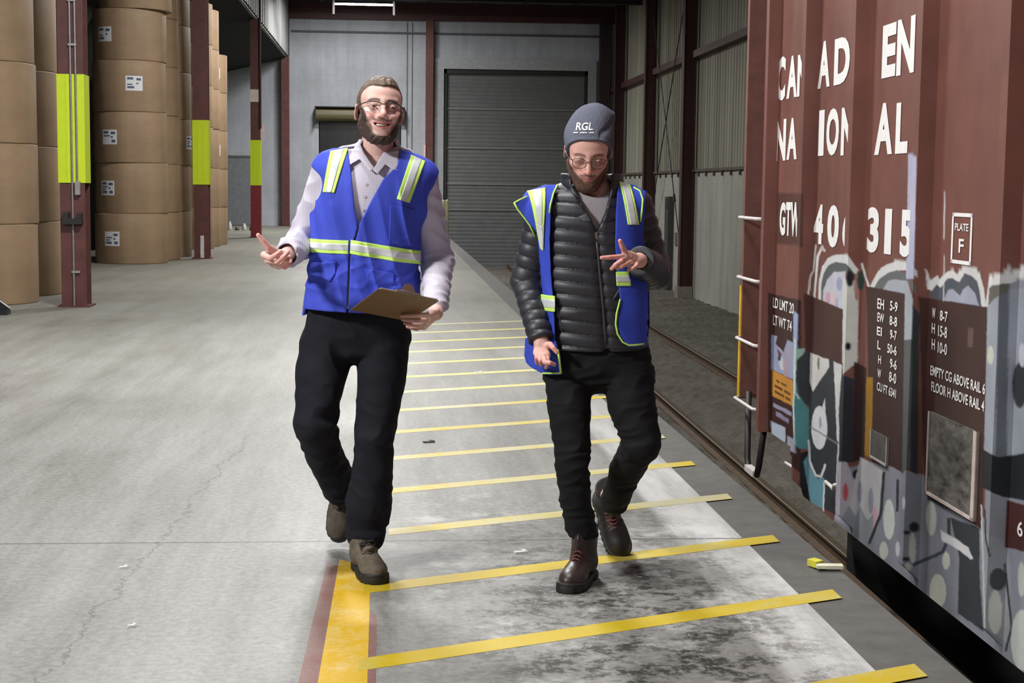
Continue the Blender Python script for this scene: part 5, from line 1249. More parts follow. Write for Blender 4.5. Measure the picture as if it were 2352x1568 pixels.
def beard1(P):
    q = local(P, h1c, h1R, h1s); x, y, z = q.T; ax = np.abs(x)
    base = head_sdf(q, True, jaw=0.95)
    th = np.interp(z, [-0.14, -0.115, -0.09, -0.05, 0.0], [0.0055, 0.0055, 0.0036, 0.0020, 0.0014])+0.0010*wave(q, 330, 3)+0.001*np.sin(300*x+90*z+5*np.sin(80*z))
    zl = np.interp(ax, [0.0, 0.018, 0.030, 0.040, 0.052, 0.064, 0.080], [-0.102, -0.100, -0.092, -0.074, -0.052, -0.006, 0.05])
    reg = np.maximum(z-zl+0.002*wave(q, 200, 6), y-0.004-0.4*np.clip(-0.04-z, 0, 1)); reg = np.maximum(reg, -0.150-z)
    must = np.maximum(np.abs(z+0.0520-3.0*ax*ax)-0.0040, ax-0.031); must = np.maximum(must, y+0.06)
    side_ = np.maximum(np.abs(ax-0.036-0.25*(-0.055-z))-0.0042, np.maximum(z+0.052, -0.098-z)); side_ = np.maximum(side_, y+0.05)
    r2 = smin(reg, side_, 0.003)
    tt = th*np.clip(-reg/0.016, 0, 1)**0.7-0.0004; return h1s*smax(base-tt, reg-0.0005, 0.002)
solid_mesh('beard', Solid([(hb[0], hb[1], beard1)]), 0.0024, beard_m, b1)
# safety glasses
gm = plain('pale_frame', (196, 196, 200), 0.25, 0.6); gdark = plain('dark_frame', (36, 32, 32), 0.35)
E_ = lambda pts: to_w(h1c, h1R, h1s, pts)
gl1 = MB(); fw = MB()
for sx in (-1, 1):
    out = []
    for t in np.linspace(0, 2*math.pi, 28, endpoint=False):
        X = 0.0335+0.0285*np.sign(math.cos(t))*abs(math.cos(t))**0.75; Z = -0.0035+0.0165*np.sign(math.sin(t))*abs(math.sin(t))**0.75-0.003*(X-0.03)/0.03
        out.append((sx*X, -0.1085+9.0*max(0, X-0.012)**2+0.004, Z))
    w_ = E_(out); mb = MB(); cc = E_([(sx*0.0335, -0.1095+0.008, -0.0035)])[0]
    mb.add([cc]+w_, [(0, 1+i, 1+(i+1) % 28) for i in range(28)]); 
    lens = mb.build('lens', glass_m, p1, smooth=True)
    fr = MB(); fr.tube(w_+[w_[0]], 0.0007, 6, cap=False); fr.build('rim', gm, lens, smooth=True)
    fw.tube(E_([(sx*0.012, -0.1085, 0.010), (sx*0.03, -0.1075, 0.0138), (sx*0.05, -0.099, 0.0125), (sx*0.064, -0.088, 0.008), (sx*0.078, -0.055, 0.006), (sx*0.083, 0.0, 0.004), (sx*0.080, 0.022, 0.002)]), 0.0018, 6)
fw.tube(E_([(-0.012, -0.1085, 0.010), (-0.005, -0.1115, 0.006), (0.005, -0.1115, 0.006), (0.012, -0.1085, 0.010)]), 0.0018, 6)
fw.build('glasses_frame', gdark, p1, smooth=True)

# --- shirt
zrow = lambda py, xl, xr, Y, ry: (lambda a, b_: (a[2], (a[0]+b_[0])/2, Y, (b_[0]-a[0])/2, ry))(m1(xl, py, Y), m1(xr, py, Y))
tors1 = smooth_rows([zrow(352, 800, 935, 5.73, 0.075), zrow(375, 752, 972, 5.73, 0.100), zrow(410, 734, 984, 5.725, 0.122), zrow(460, 728, 976, 5.72, 0.132), zrow(540, 725, 955, 5.72, 0.128), zrow(600, 722, 950, 5.72, 0.125), zrow(660, 716, 948, 5.725, 0.130), zrow(725, 712, 944, 5.73, 0.132)])
def torso1(P):
    d = loft(P, tors1, 2.35)
    d = smin(d, cap(P, SHL+A3(0.02, 0, -0.005), SHR+A3(-0.02, 0, -0.005), 0.052), 0.05)
    for s_ in (SHL, SHR): d = smin(d, cap(P, neck1+A3(0, 0.015, -0.005), s_+A3(0, 0, 0.005), 0.050, 0.044), 0.05)
    return d
neck_v = xz([(822, 320), (828, 352), (846, 380), (865, 398), (878, 386), (893, 364), (910, 325)], 5.62)
cuffL = ELL+(WRL-ELL)*0.78
def shirt1(P):
    d = torso1(P)+0.002
    f1 = 0.006*fold(P, 48, 3, (1, 1, 1.6)); f2 = 0.006*fold(P, 46, 6, (0.8, 0.8, 1.8))
    a = chain(P, [SHL, (SHL+ELL)/2, ELL], [0.058, 0.058, 0.056])
    a = smin(a, chain(P, [ELL, cuffL], [0.056, 0.050]), 0.02)
    roll = cap(P, ELL+(WRL-ELL)*0.50, cuffL, 0.051, 0.047)-0.004*np.sin(np.linalg.norm(P-ELL, axis=1)*140)
    a = smin(a, roll, 0.006)-f1
    b_ = chain(P, [SHR, (SHR+ELR)/2, ELR], [0.058, 0.060, 0.060]); b_ = smin(b_, chain(P, [ELR, ELR+(WRR-ELR)*0.86], [0.060, 0.042]), 0.02)-f2
    d = smin(d, smin(a, b_, 0.005), 0.025)
    # neck opening and hollow cuff
    d = smax(d, -cap(P, neck1+A3(0, -0.01, -0.02), neck1+A3(0, -0.02, 0.10), 0.066, 0.080), 0.006)
    d = smax(d, -np.maximum(np.maximum(poly2(P, neck_v), P[:, 1]-5.72), -(torso1(P)+0.05)), 0.004)
    d = smax(d, -cap(P, cuffL-(cuffL-ELL)*0.1, cuffL+(cuffL-ELL)*0.5, 0.036, 0.040), 0.004)
    zh = m1(800, 704)[2]; return smax(d, zh-P[:, 2], 0.01)
lo, hi = pocket_box(SHL, SHR, ELL, ELR, WRL, WRR, m1(712, 722), m1(944, 722), neck1, m=0.09)
sh1 = solid_mesh('shirt', Solid([(lo, hi, shirt1)]), 0.0048, shirt_m, p1)
# collar: stand and two pointed leaves, placket and buttons
ctab = smooth_rows([(m1(868, 398)[2], m1(866, 400)[0], 5.705, 0.108, 0.112), (m1(868, 372)[2], m1(867, 400)[0], 5.715, 0.088, 0.092), (m1(868, 345)[2], m1(869, 400)[0], 5.73, 0.074, 0.076), (m1(868, 322)[2], m1(870, 400)[0], 5.735, 0.071, 0.074)])
leaf = [xz([(822, 318), (806, 350), (787, 384), (800, 381), (826, 366), (851, 394), (860, 385), (836, 350)], 5.60), xz([(918, 330), (916, 360), (915, 394), (900, 388), (886, 378), (868, 400), (856, 391), (880, 350)], 5.60)]
def _c(): pass
def collar1(P):
    cone = loft(P, ctab, 2.0, round_=0.002)
    drop = np.clip((m1(0, 345)[2]-P[:, 2])/0.08, 0, 1)
    sh = np.abs(smin(torso1(P)-0.006-0.010*drop, cone, 0.012))-0.0034
    sh = np.maximum(sh, -cap(P, neck1+A3(0, -0.01, -0.03), neck1+A3(0, -0.02, 0.12), 0.052, 0.060))
    fr_ = np.minimum(poly2(P, leaf[0]), poly2(P, leaf[1])); fr_ = np.maximum(fr_, P[:, 1]-5.74)
    bk = np.maximum(5.70-P[:, 1], m1(868, 372)[2]-P[:, 2])
    return smax(sh, np.minimum(fr_, bk), 0.003)
lo, hi = pocket_box(m1(790, 400), m1(930, 320), m=0.05); lo[1] -= 0.1; hi[1] += 0.1
solid_mesh('collar', Solid([(lo, hi, collar1)]), 0.0034, shirt_m, sh1, crumbs=False)
def on_front(P0, field, off):
    """slide a point toward the camera until it lies just outside a cloth surface"""
    ys = np.arange(5.15, 5.62, 0.001); q = np.tile(np.asarray(P0, float), (len(ys), 1)); q[:, 1] = ys
    d = field(q)-off; hit = np.nonzero(d < 0)[0]
    return q[hit[0]] if len(hit) else q[np.argmin(d)]
for py in (424, 452, 482):
    p_ = on_front(m1(842+(py-424)*-0.14, py, 5.6), shirt1, 0.001)
    MB().lathe([(0, -0.0), (0.0052, 0.0), (0.0055, 0.001), (0.0045, 0.002), (0, 0.002)], (0, 0, 0), 12)
    mb = MB(); mb.tube([p_, p_+A3(0, -0.0022, 0)], 0.0055, 12); mb.build('button', plain('shirt_button', (198, 192, 200), 0.4), sh1)
# --- vest: a shell over the shirt, V neck, arm holes, straight hem
front_out = xz([(797, 338), (806, 390), (815, 480), (823, 520), (850, 466), (880, 412), (912, 380), (922, 342), (1000, 362), (1012, 392), (990, 445), (985, 560), (990, 640), (985, 722), (830, 718), (690, 712), (694, 640), (700, 560), (710, 460), (710, 372), (745, 338)], 5.60)
back_out = xz([(796, 352), (868, 372), (926, 354), (1006, 374), (1000, 722), (690, 722), (705, 372), (745, 344)], 5.76)
flare_z = m1(800, 600)[2]
def vbase(P):
    z = P[:, 2]; fl = np.clip((flare_z-z)/0.2, 0, 1)
    d = torso1(P)-0.011-0.010*fl
    x0 = m1(805, 600)[0]
    lo_ = np.clip((m1(800, 400)[2]-z)/0.12, 0, 1)
    f = 0.0075*fold(P, 38, 12, (1.7, 0.6, 0.40))*lo_+0.005*wave(P, 30, 2, aniso=(1.6, 1, 0.6))+0.006*fold(P, 50, 77, (0.8, 0.6, 1.5))*np.exp(-((z-m1(800, 620)[2])/0.10)**2)
    drape = 0.012*np.exp(-((P[:, 0]-m1(826, 600)[0]-0.06*(z-flare_z))/0.020)**2)*np.clip((m1(0, 440)[2]-z)/0.15, 0, 1)
    return d-f-drape*0.35
def armhole(P):
    a = np.minimum(cap(P, SHL+A3(-0.035, 0, -0.05), SHL+A3(-0.16, 0.0, -0.10), 0.070, 0.10), cap(P, SHR+A3(0.052, 0, -0.07), SHR+A3(0.16, 0, -0.10), 0.060, 0.10))
    return a
def vest1(P):
    y = P[:, 1]
    reg = np.where(y < 5.71, poly2(P, front_out), poly2(P, back_out))
    sh = np.abs(vbase(P)+0.0016)-0.0056
    slit = np.maximum(np.abs(P[:, 0]-np.interp(P[:, 2], [m1(0, 715)[2], m1(0, 580)[2], m1(0, 515)[2]], [m1(798, 715, 5.58)[0], m1(803, 580, 5.58)[0], m1(823, 515, 5.58)[0]]))-0.0030, y-5.65)
    d = smax(sh, reg, 0.004); d = smax(d, -armhole(P), 0.006); return smax(d, -slit, 0.003)
lo, hi = pocket_box(m1(690, 722, 5.85), m1(1010, 335, 5.85), m1(800, 500, 5.53), m=0.03)
v1 = solid_mesh('vest', Solid([(lo, hi, vest1)]), 0.0042, vest_blue, p1)
def band(name, poly, off, t, mat, base, par, Yr=5.60, yc=5.70, h=0.003, cut=None, label=None):
    q = xz(poly, Yr)
    def f(P):
        d = smax(np.abs(base(P)-off)-t, np.maximum(poly2(P, q), P[:, 1]-yc), 0.0015)
        return d if cut is None else smax(d, -cut(P), 0.003)
    zz = np.array(q); lo = A3(zz[:, 0].min()-0.03, yc-0.30, zz[:, 1].min()-0.02); hi = A3(zz[:, 0].max()+0.03, yc+0.03, zz[:, 1].max()+0.02)
    o = solid_mesh(name, Solid([(lo, hi, f)]), h, mat, par)
    if label: tag(o, label)
    return o
def tape(poly, axis_pts, base, par, Yr=5.60, yc=5.70, cut=None, frac=0.5):
    """neon tape with a silver middle; poly order: edge A start, edge B start, edge B end, edge A end"""
    o = band('reflective_tape', poly, 0.0050, 0.0038, neon, base, par, Yr, yc, cut=cut)
    a0, b0, b1_, a1_ = [np.array(p, float) for p in poly]; f = (1-frac)/2
    inner = [a0+(b0-a0)*f, a0+(b0-a0)*(1-f), a1_+(b1_-a1_)*(1-f), a1_+(b1_-a1_)*f]
    band('silver_strip', [tuple(p) for p in inner], 0.0070, 0.0036, silver, base, o, Yr, yc, cut=cut)
tape([(757, 345), (799, 338), (768, 443), (740, 441)], None, vbase, v1)
tape([(945, 354), (978, 369), (941, 466), (911, 457)], None, vbase, v1)
tape([(706, 549), (706, 580), (800, 583), (801, 552)], None, vbase, v1)
tape([(806, 550), (804, 582), (968, 610), (970, 578)], None, vbase, v1)
band('pocket_flap', [(711, 604), (772, 600), (770, 628), (758, 646), (740, 640), (706, 634)], 0.0060, 0.0050, vest_blue, vbase, v1)
band('pocket_flap', [(838, 614), (905, 626), (904, 650), (868, 654), (845, 640)], 0.0060, 0.0050, vest_blue, vbase, v1)
band('chest_pocket', [(896, 470), (952, 480), (948, 566), (893, 558)], 0.0040, 0.0042, vest_blue, vbase, v1)

# --- jeans
zhem = 0.0
def leg(P, pts, rs, k=0.03): return chain(P, pts, rs, k)
def jeans1(P):
    a = leg(P, [HPL, m1(735, 873, 5.67), KNL, m1(744, 1043, 5.74), ANL], [0.106, 0.092, 0.077, 0.068, 0.070], 0.006)
    b_ = leg(P, [HPR, m1(876, 873, 5.68), KNR, m1(857, 1069, 5.645), m1(848, 1150, 5.655), m1(841, 1225, 5.665)], [0.104, 0.088, 0.071, 0.073, 0.083, 0.074], 0.006)
    top = loft(P, pel1, 2.2)
    d = smin(smin(a, top, 0.012), smin(b_, top, 0.012), 0.003)
    kn = np.exp(-(np.linalg.norm(P-KNL, axis=1)/0.13)**2)+np.exp(-(np.linalg.norm(P-KNR, axis=1)/0.12)**2)
    low = np.clip((0.42-P[:, 2])/0.2, 0, 1)
    hip = np.exp(-((P[:, 2]-m1(800, 800)[2])/0.09)**2)
    d = d-0.0058*fold(P, 50, 31, (0.7, 0.7, 1.6))*(0.3+kn+0.9*low+0.5*hip)-0.003*wave(P, 48, 9)
    # hems
    n1 = (ANL-KNL); n1 /= np.linalg.norm(n1); hemL = ANL+n1*0.02
    d = np.where(P[:, 2] < 0.6, smax(d, np.where(np.linalg.norm((P-ANL)*A3(1, 1, 1), axis=1) < 0.2, np.where(P[:, 0] < m1(808, 1122, 5.85)[0], (P-hemL)@n1, -1), -1), 0.006), d)
    cuff = 0.068-P[:, 2]; d = smax(d, np.where((P[:, 0] > m1(795, 1200, 5.66)[0]-0.02) & (P[:, 1] < 5.80), cuff, -1), 0.006)
    step = 0.006*np.exp(-((P[:, 2]-0.155)/0.012)**2)*(P[:, 1] < 5.8); return d+step
pel1 = smooth_rows([zrow(690, 712, 940, 5.74, 0.115), zrow(740, 705, 937, 5.745, 0.124), zrow(790, 699, 934, 5.75, 0.120), zrow(816, 706, 928, 5.75, 0.105), zrow(832, 745, 885, 5.75, 0.06)])
lo, hi = pocket_box(HPL, HPR, KNL, KNR, ANL, ANR, m1(820, 690), m=0.11)
tr1 = solid_mesh('jeans', Solid([(lo, hi, jeans1)]), 0.005, denim, p1)
# --- hiking shoes
tan_up = fabric('worn_olive_nubuck', (96, 88, 76), 0.85, 0.3, 40, 0.2); dk_sole = plain('black_rubber', (28, 28, 28), 0.6); lace_b = plain('dark_lace', (46, 42, 36), 0.8)
RS = rotm(14, 0, 0); shoe('shoe', A3(0, 0, 0)+at_z(838, 1313, 0)*A3(1, 1, 0)+A3(0, -0.0, 0.0), RS, 0.125, p1, tan_up, dk_sole, lace_b)
toe = m1(775, 1244, 5.97); RS2 = rotm(-4, 62, 2)
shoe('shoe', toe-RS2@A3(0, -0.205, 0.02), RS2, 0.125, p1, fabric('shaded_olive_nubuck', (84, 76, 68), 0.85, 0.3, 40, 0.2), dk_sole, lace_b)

# --- clipboard with its clip and papers
cb = empty('clipboard', tuple(bTL+be1*0.1125+be2*0.150)); tag(cb, 'brown hardboard clipboard held out flat in the bearded man\'s left hand', 'clipboard')
ctr = bTL+be1*0.1125+be2*0.150
MB().obox(ctr-bn*0.0016, be1*0.1125, be2*0.150, bn*0.0016).build('board', plain('brown_hardboard', (126, 100, 66), 0.55, var=0.12, scale=20), cb, bevel=0.001)
mb = MB()
for i in range(4): mb.obox(ctr-bn*(0.0040+0.0014*i)+be2*(0.004-0.003*i)+be1*0.002*(i-1), be1*0.106, be2*0.142, bn*0.0006)
mb.build('papers', plain('white_paper', (226, 224, 222), 0.7, var=0.03), cb)
cc = bTL+be1*0.112+be2*0.010; steel = plain('bright_steel', (186, 186, 180), 0.25, 0.9)
mb = MB(); mb.obox(cc-bn*0.011, be1*0.045, be2*0.011, bn*0.0025); mb.obox(cc-bn*0.016+be2*0.012, be1*0.03, be2*0.012, bn*0.0012); clip = mb.build('clip', steel, cb, bevel=0.001)
mb = MB(); mb.prism([cc-bn*0.012+be1*0.030, cc-bn*0.012-be1*0.030, cc-bn*0.038-be1*0.016-be2*0.006, cc-bn*0.044-be2*0.007, cc-bn*0.038+be1*0.016-be2*0.006], be2*0.0015); mb.build('clip_lever', steel, clip)
mb = MB(); mb.tube([cc-bn*0.013-be1*0.044, cc-bn*0.013+be1*0.044], 0.0045, 10); mb.build('clip_spring', steel, clip, smooth=True)
# ------------------------------------------------------------------ the man in the beanie and quilted jacket
Y2 = 5.50
m2 = lambda x, y, Y=Y2: at_y(x, y, Y)
p2 = empty('person', tuple(m2(1345, 1330, 5.5)*A3(1, 1, 0))); tag(p2, 'person in grey beanie and black quilted jacket under an open blue vest, looking down, walking', 'person')
h2c, h2R, h2s = m2(1351, 347, 5.47), rotm(-5, 24, 1), 1.02
S2L, S2R = m2(1252, 478, 5.52), m2(1458, 476, 5.52)
E2L, W2L = m2(1211, 645, 5.57), m2(1243, 782, 5.43)
E2R, W2R = m2(1500, 622, 5.53), m2(1468, 597, 5.285)
H2L, K2L, A2L = m2(1308, 838, 5.53), m2(1315, 1060, 5.42), m2(1340, 1232, 5.47)
H2R, K2R, A2R = m2(1436, 838, 5.53), m2(1474, 1018, 5.40), m2(1398, 1138, 5.74)
neck2 = m2(1362, 430, 5.53)
hand2L = {'index': [m2(1257, 814, 5.390), m2(1258, 829, 5.370), m2(1256, 838, 5.375), m2(1254, 844, 5.390)],
          'middle': [m2(1248, 818, 5.385), m2(1252, 832, 5.355), m2(1263, 833, 5.343), m2(1273, 837, 5.353)],
          'ring': [m2(1239, 816, 5.390), m2(1241, 828, 5.365), m2(1242, 834, 5.380), m2(1243, 838, 5.400)],
          'pinky': [m2(1232, 810, 5.400), m2(1232, 822, 5.380), m2(1232, 829, 5.390), m2(1233, 835, 5.405)],
          'thumb': [m2(1251, 792, 5.410), m2(1264, 791, 5.390), m2(1271, 799, 5.375), m2(1279, 809, 5.370)]}
hand2R = {'index': [m2(1436, 588, 5.20), m2(1417, 590, 5.18), m2(1399, 591, 5.165), m2(1382, 592, 5.16)],
          'middle': [m2(1444, 593, 5.21), m2(1428, 599, 5.17), m2(1414, 608, 5.16), m2(1405, 617, 5.17)],
          'ring': [m2(1454, 598, 5.225), m2(1440, 605, 5.175), m2(1427, 612, 5.165), m2(1418, 616, 5.17)],
          'pinky': [m2(1463, 602, 5.235), m2(1461, 611, 5.19), m2(1452, 617, 5.18), m2(1444, 619, 5.185)],
          'thumb': [m2(1454, 588, 5.235), m2(1436, 580, 5.205), m2(1429, 566, 5.18), m2(1424, 553, 5.17)]}
def head2(P): return h2s*head_sdf(local(P, h2c, h2R, h2s), eye_shut=True)
hb2 = pocket_box(h2c, m=0.18)
def trunk2(P):
    d = chain(P, [h2c+A3(0.004, 0.035, -0.05), neck2, neck2+A3(0, 0.01, -0.10)], [0.055, 0.061, 0.075])
    d = smin(d, chain(P, [neck2+A3(0, 0.02, -0.12), m2(1368, 620, 5.54), m2(1370, 800, 5.54)], [0.09, 0.085, 0.085]), 0.05)
    for a, b_, c_ in ((S2L, E2L, W2L), (S2R, E2R, W2R)): d = smin(d, chain(P, [neck2+A3(0, 0.02, -0.08), a, b_, c_], [0.045, 0.040, 0.034, 0.022]), 0.02)
    for a, b_, c_ in ((H2L, K2L, A2L), (H2R, K2R, A2R)): d = smin(d, chain(P, [a, b_, c_], [0.060, 0.042, 0.032]), 0.03)
    return d
tb2 = pocket_box(S2L, S2R, E2L, E2R, W2L, W2R, K2L, K2R, A2L, A2R, neck2, h2c+A3(0, 0, -0.05), m=0.06)
body2 = Solid([(hb2[0], hb2[1], head2), (tb2[0], tb2[1], trunk2), hand_parts(W2L, E2L+(W2L-E2L)*0.7, hand2L, 0.0080), hand_parts(W2R, E2R+(W2R-E2R)*0.6, hand2R, 0.0080)], 0.014)
def stub2(x, y, z, ax):
    zl = np.interp(ax, [0, 0.02, 0.035, 0.05, 0.065, 0.08], [-0.046, -0.047, -0.052, -0.040, -0.010, 0.02])
    w = np.clip((zl-z)/0.010, 0, 1)*(z > -0.145)*np.clip((0.03-y)/0.02, 0, 1)
    lip = np.clip(1.3-np.hypot(ax/0.024, (z+0.0645)/0.0085), 0, 1)
    mu = np.clip(1.4-np.abs(z+0.0510+5*ax*ax)/0.0055, 0, 1)*np.clip((0.034-ax)/0.008, 0, 1)*(y < -0.06)
    return 0.82*np.maximum(w*(1-np.clip(lip*1.5, 0, 1)), mu)
stub2.col = (108, 80, 68)
tone2, red2 = (224, 176, 164), (210, 124, 116)
def col2(V):
    C_ = skin_cols(V, h2c, h2R, h2s, (164, 92, 88), tone2, red2, (112, 84, 70), stub2, False)
    return hand_red(hand_red(C_, V, hand2L, tone2, (206, 120, 118)), V, hand2R, tone2, (206, 116, 112))
b2m = solid_mesh('body', body2, 0.0025, skin_m, p2, col2)
eyes(h2c, h2R, h2s, b2m, (0.0, -0.6))
beard2_m = fabric('reddish_brown_beard', (92, 66, 55), 0.65, 0.45, 170, 0.35, 0.35)
def beard2(P):
    q = local(P, h2c, h2R, h2s); x, y, z = q.T; ax = np.abs(x)
    base = head_sdf(q, eye_shut=True)
    th = np.interp(z, [-0.14, -0.115, -0.09, -0.05, 0.0], [0.0040, 0.0040, 0.0030, 0.0018, 0.0012])+0.0010*wave(q, 330, 3)
    zl = np.interp(ax, [0.0, 0.012, 0.020, 0.030, 0.040, 0.052, 0.064, 0.080], [-0.080, -0.078, -0.068, -0.060, -0.056, -0.044, -0.016, 0.02])
    reg = np.maximum(z-zl+0.003*wave(q, 200, 6), y-0.004-0.4*np.clip(-0.04-z, 0, 1))
    must = np.maximum(np.abs(z+0.0515+6*ax*ax)-0.0042, ax-0.030); must = np.maximum(must, y+0.06)
    r3 = reg+0; return h2s*smax(base-th*np.clip(-r3/0.012, 0, 1)**0.7+0.0004, r3, 0.002)
solid_mesh('beard', Solid([(hb2[0], hb2[1], beard2)]), 0.0024, beard2_m, b2m)
# beanie with its stitched mark
bean_m = fabric('grey_knit', (98, 101, 116), 0.95, 0.12, 160, 0.35, 0.15)
def beanie_base(P):
    q = local(P, h2c, h2R, h2s); x, y, z = q.T
    d = smin(ell(q, (0, 0.020, 0.045), (0.0850, 0.1085, 0.090)), head_sdf(q, eye_shut=True, ears=False)-0.0085, 0.012)
    d = smin(d, ell(q, (0.016, 0.050, 0.098), (0.060, 0.070, 0.052)), 0.04)
    d = smin(d, cap(q, (0.035, 0.06, 0.105), (0.080, 0.062, 0.108), 0.034, 0.014), 0.03)
    d = d+0.004*np.exp(-((z-0.095-0.3*(x-0.05))/0.010)**2)*(x > 0.03)
    knit = 0.0006*np.sin(np.arctan2(x, y)*95)
    brim = z-np.interp(-y, [-0.10, -0.02, 0.02, 0.06, 0.085, 0.10], [-0.050, -0.036, -0.012, 0.046, 0.074, 0.080])
    roll = 0.0030*np.exp(-(brim/0.010)**2)
    return h2s*(d-0.0016*wave(q, 45, 4)-knit-roll), brim*h2s
def beanie(P):
    d, brim = beanie_base(P); q = local(P, h2c, h2R, h2s)
    d = smax(d, -brim, 0.006)
    return smax(d, -(h2s*head_sdf(q, eye_shut=True)-0.0005), 0.002)
bn2 = solid_mesh('beanie', Solid([(hb2[0], hb2[1]+A3(0.03, 0.03, 0.04), beanie)]), 0.0032, bean_m, p2)
stitch = plain('white_stitching', (226, 228, 230), 0.7, var=0.05)
def wrap(name, items, field, mat, parent, Yq, lift=0.0030):
    mb = MB()
    for s_, xl, xr, yt, yb, sk in items:
        v, f = glyphs(s_, 0.02); mn, mx = v.min(0), v.max(0); w = (v-mn)/np.maximum(mx-mn, 1e-6)
        P0 = np.array([at_y(xl+(xr-xl)*a+sk*b_, yb+(yt-yb)*b_, Yq) for a, b_, _ in w]); dr = np.array([ray(*proj(p)) for p in P0]); dr /= np.linalg.norm(dr, axis=1)[:, None]
        for _ in range(60): P0 += dr*np.clip(field(P0)-lift, -0.02, 0.02)[:, None]*0.8
        mb.add(P0, f)
    return mb.build(name, mat, parent)
wrap('stitched_mark', [('RGL', 1322, 1361, 281, 299, 3)], lambda P: beanie_base(P)[0], stitch, bn2, 5.30)
wrap('stitched_line', [('-- --- --', 1317, 1364, 303, 305.5, 0)], lambda P: beanie_base(P)[0], stitch, bn2, 5.30)
# wire glasses
E2_ = lambda pts: to_w(h2c, h2R, h2s, pts)
fw = MB()
for sx in (-1, 1):
    out = []
    for t in np.linspace(0, 2*math.pi, 28, endpoint=False):
        X = 0.0335+0.0235*np.sign(math.cos(t))*abs(math.cos(t))**0.8; Z = -0.004+0.0185*np.sign(math.sin(t))*abs(math.sin(t))**0.8
        out.append((sx*X, -0.1065+6.0*max(0, X-0.012)**2, Z))
    w_ = E2_(out); mb = MB(); mb.add([E2_([(sx*0.0335, -0.1035, -0.004)])[0]]+w_, [(0, 1+i, 1+(i+1) % 28) for i in range(28)])
    lens = mb.build('lens', glass_m, p2, smooth=True)
    fr = MB(); fr.tube(w_+[w_[0]], 0.0012, 6, cap=False); fr.build('rim', plain('wire_rim', (96, 84, 76), 0.35, 0.5), lens, smooth=True)
    fw.tube(E2_([(sx*0.0565, -0.095, 0.004), (sx*0.068, -0.085, 0.006), (sx*0.077, -0.05, 0.005), (sx*0.082, 0.0, 0.003)]), 0.0015, 6)
fw.tube(E2_([(-0.011, -0.1065, 0.002), (-0.004, -0.1105, 0.006), (0.004, -0.1105, 0.006), (0.011, -0.1065, 0.002)]), 0.0013, 6)
fw.build('glasses_frame', plain('wire_frame', (96, 84, 76), 0.35, 0.5), p2, smooth=True)

# --- quilted jacket
z2 = lambda py, xl, xr, Y, ry: (lambda a, b_: (a[2], (a[0]+b_[0])/2, Y, (b_[0]-a[0])/2, ry))(m2(xl, py, Y), m2(xr, py, Y))
tors2 = smooth_rows([z2(425, 1310, 1415, 5.54, 0.08), z2(447, 1262, 1450, 5.535, 0.105), z2(485, 1240, 1476, 5.53, 0.125), z2(540, 1243, 1480, 5.525, 0.138), z2(620, 1246, 1482, 5.525, 0.138), z2(700, 1251, 1483, 5.525, 0.138), z2(760, 1255, 1485, 5.53, 0.136), z2(800, 1257, 1486, 5.53, 0.132)])
def torso2(P):
    d = loft(P, tors2, 2.35)
    d = smin(d, cap(P, S2L+A3(0.02, 0, 0), S2R+A3(-0.02, 0, 0), 0.055), 0.05)
    for s_ in (S2L, S2R): d = smin(d, cap(P, neck2+A3(0, 0.01, -0.01), s_+A3(0, 0, 0.008), 0.055, 0.046), 0.05)
    return d
def puff(s, pitch): return np.sqrt(np.abs(np.sin(np.pi*s/pitch))+1e-4)
def arm2(P, a, b_, c_, ra, rb, rc, cut):
    d1 = cap(P, a, b_, ra, rb); d2 = cap(P, b_, c_, rb, rc)
    t1 = np.clip(((P-a)@(b_-a))/((b_-a)@(b_-a)), -0.2, 1)*np.linalg.norm(b_-a)
    t2 = np.clip(((P-b_)@(c_-b_))/((c_-b_)@(c_-b_)), 0, 1.2)*np.linalg.norm(c_-b_)
    d1 = d1-0.0085*(puff(t1, 0.045)-0.6); d2 = d2-0.0075*(puff(t2+0.012, 0.040)-0.6)
    d = smin(d1, d2, 0.02)-0.004*fold(P, 30, 17, (1, 1, 1))*np.exp(-(np.linalg.norm(P-b_, axis=1)/0.10)**2)
    n_ = (c_-b_)/np.linalg.norm(c_-b_); d = smax(d, (P-c_)@n_+cut, 0.008)
    return smax(d, -cap(P, c_-n_*0.05, c_+n_*0.03, 0.026, 0.030), 0.004)
vneck = xz([(1300, 370), (1312, 425), (1332, 462), (1372, 530), (1392, 486), (1410, 440), (1424, 380)], 5.40)
def jacket(P):
    z = P[:, 2]; d = torso2(P)
    front = np.clip((5.60-P[:, 1])/0.05, 0, 1)
    s = z-m2(1372, 800, 5.38)[2]+0.010*np.sin(P[:, 0]*9)
    d = d-0.010*(puff(s, 0.0465)-0.55)-0.003*wave(P, 30, 5)-0.004*fold(P, 22, 29, (0.8, 0.8, 1.2))*np.exp(-((z-m2(0, 700)[2])/0.10)**2)
    xm = np.interp(z, [m2(0, 800)[2], m2(0, 530)[2]], [m2(1396, 800, 5.39)[0], m2(1372, 530, 5.39)[0]])
    d = d+0.008*np.exp(-((P[:, 0]-xm)/0.016)**2)*(P[:, 1] < 5.5)
    d = smin(d, arm2(P, S2L, E2L, W2L, 0.064, 0.056, 0.044, 0.0), 0.018)
    d = smin(d, arm2(P, S2R, E2R, W2R, 0.066, 0.064, 0.050, 0.015), 0.018)
    nk = np.maximum(poly2(P, vneck), P[:, 1]-5.54)
    d = smax(d, -np.maximum(nk, -(torso2(P)+0.035)), 0.006)
    d = smax(d, -cap(P, neck2+A3(0, -0.01, -0.03), neck2+A3(0, -0.01, 0.12), 0.066, 0.085), 0.008)
    return smax(d, m2(0, 800)[2]-z, 0.012)
nylon = plain('black_nylon', (40, 40, 48), 0.48, var=0.15, scale=60, spec=0.55)
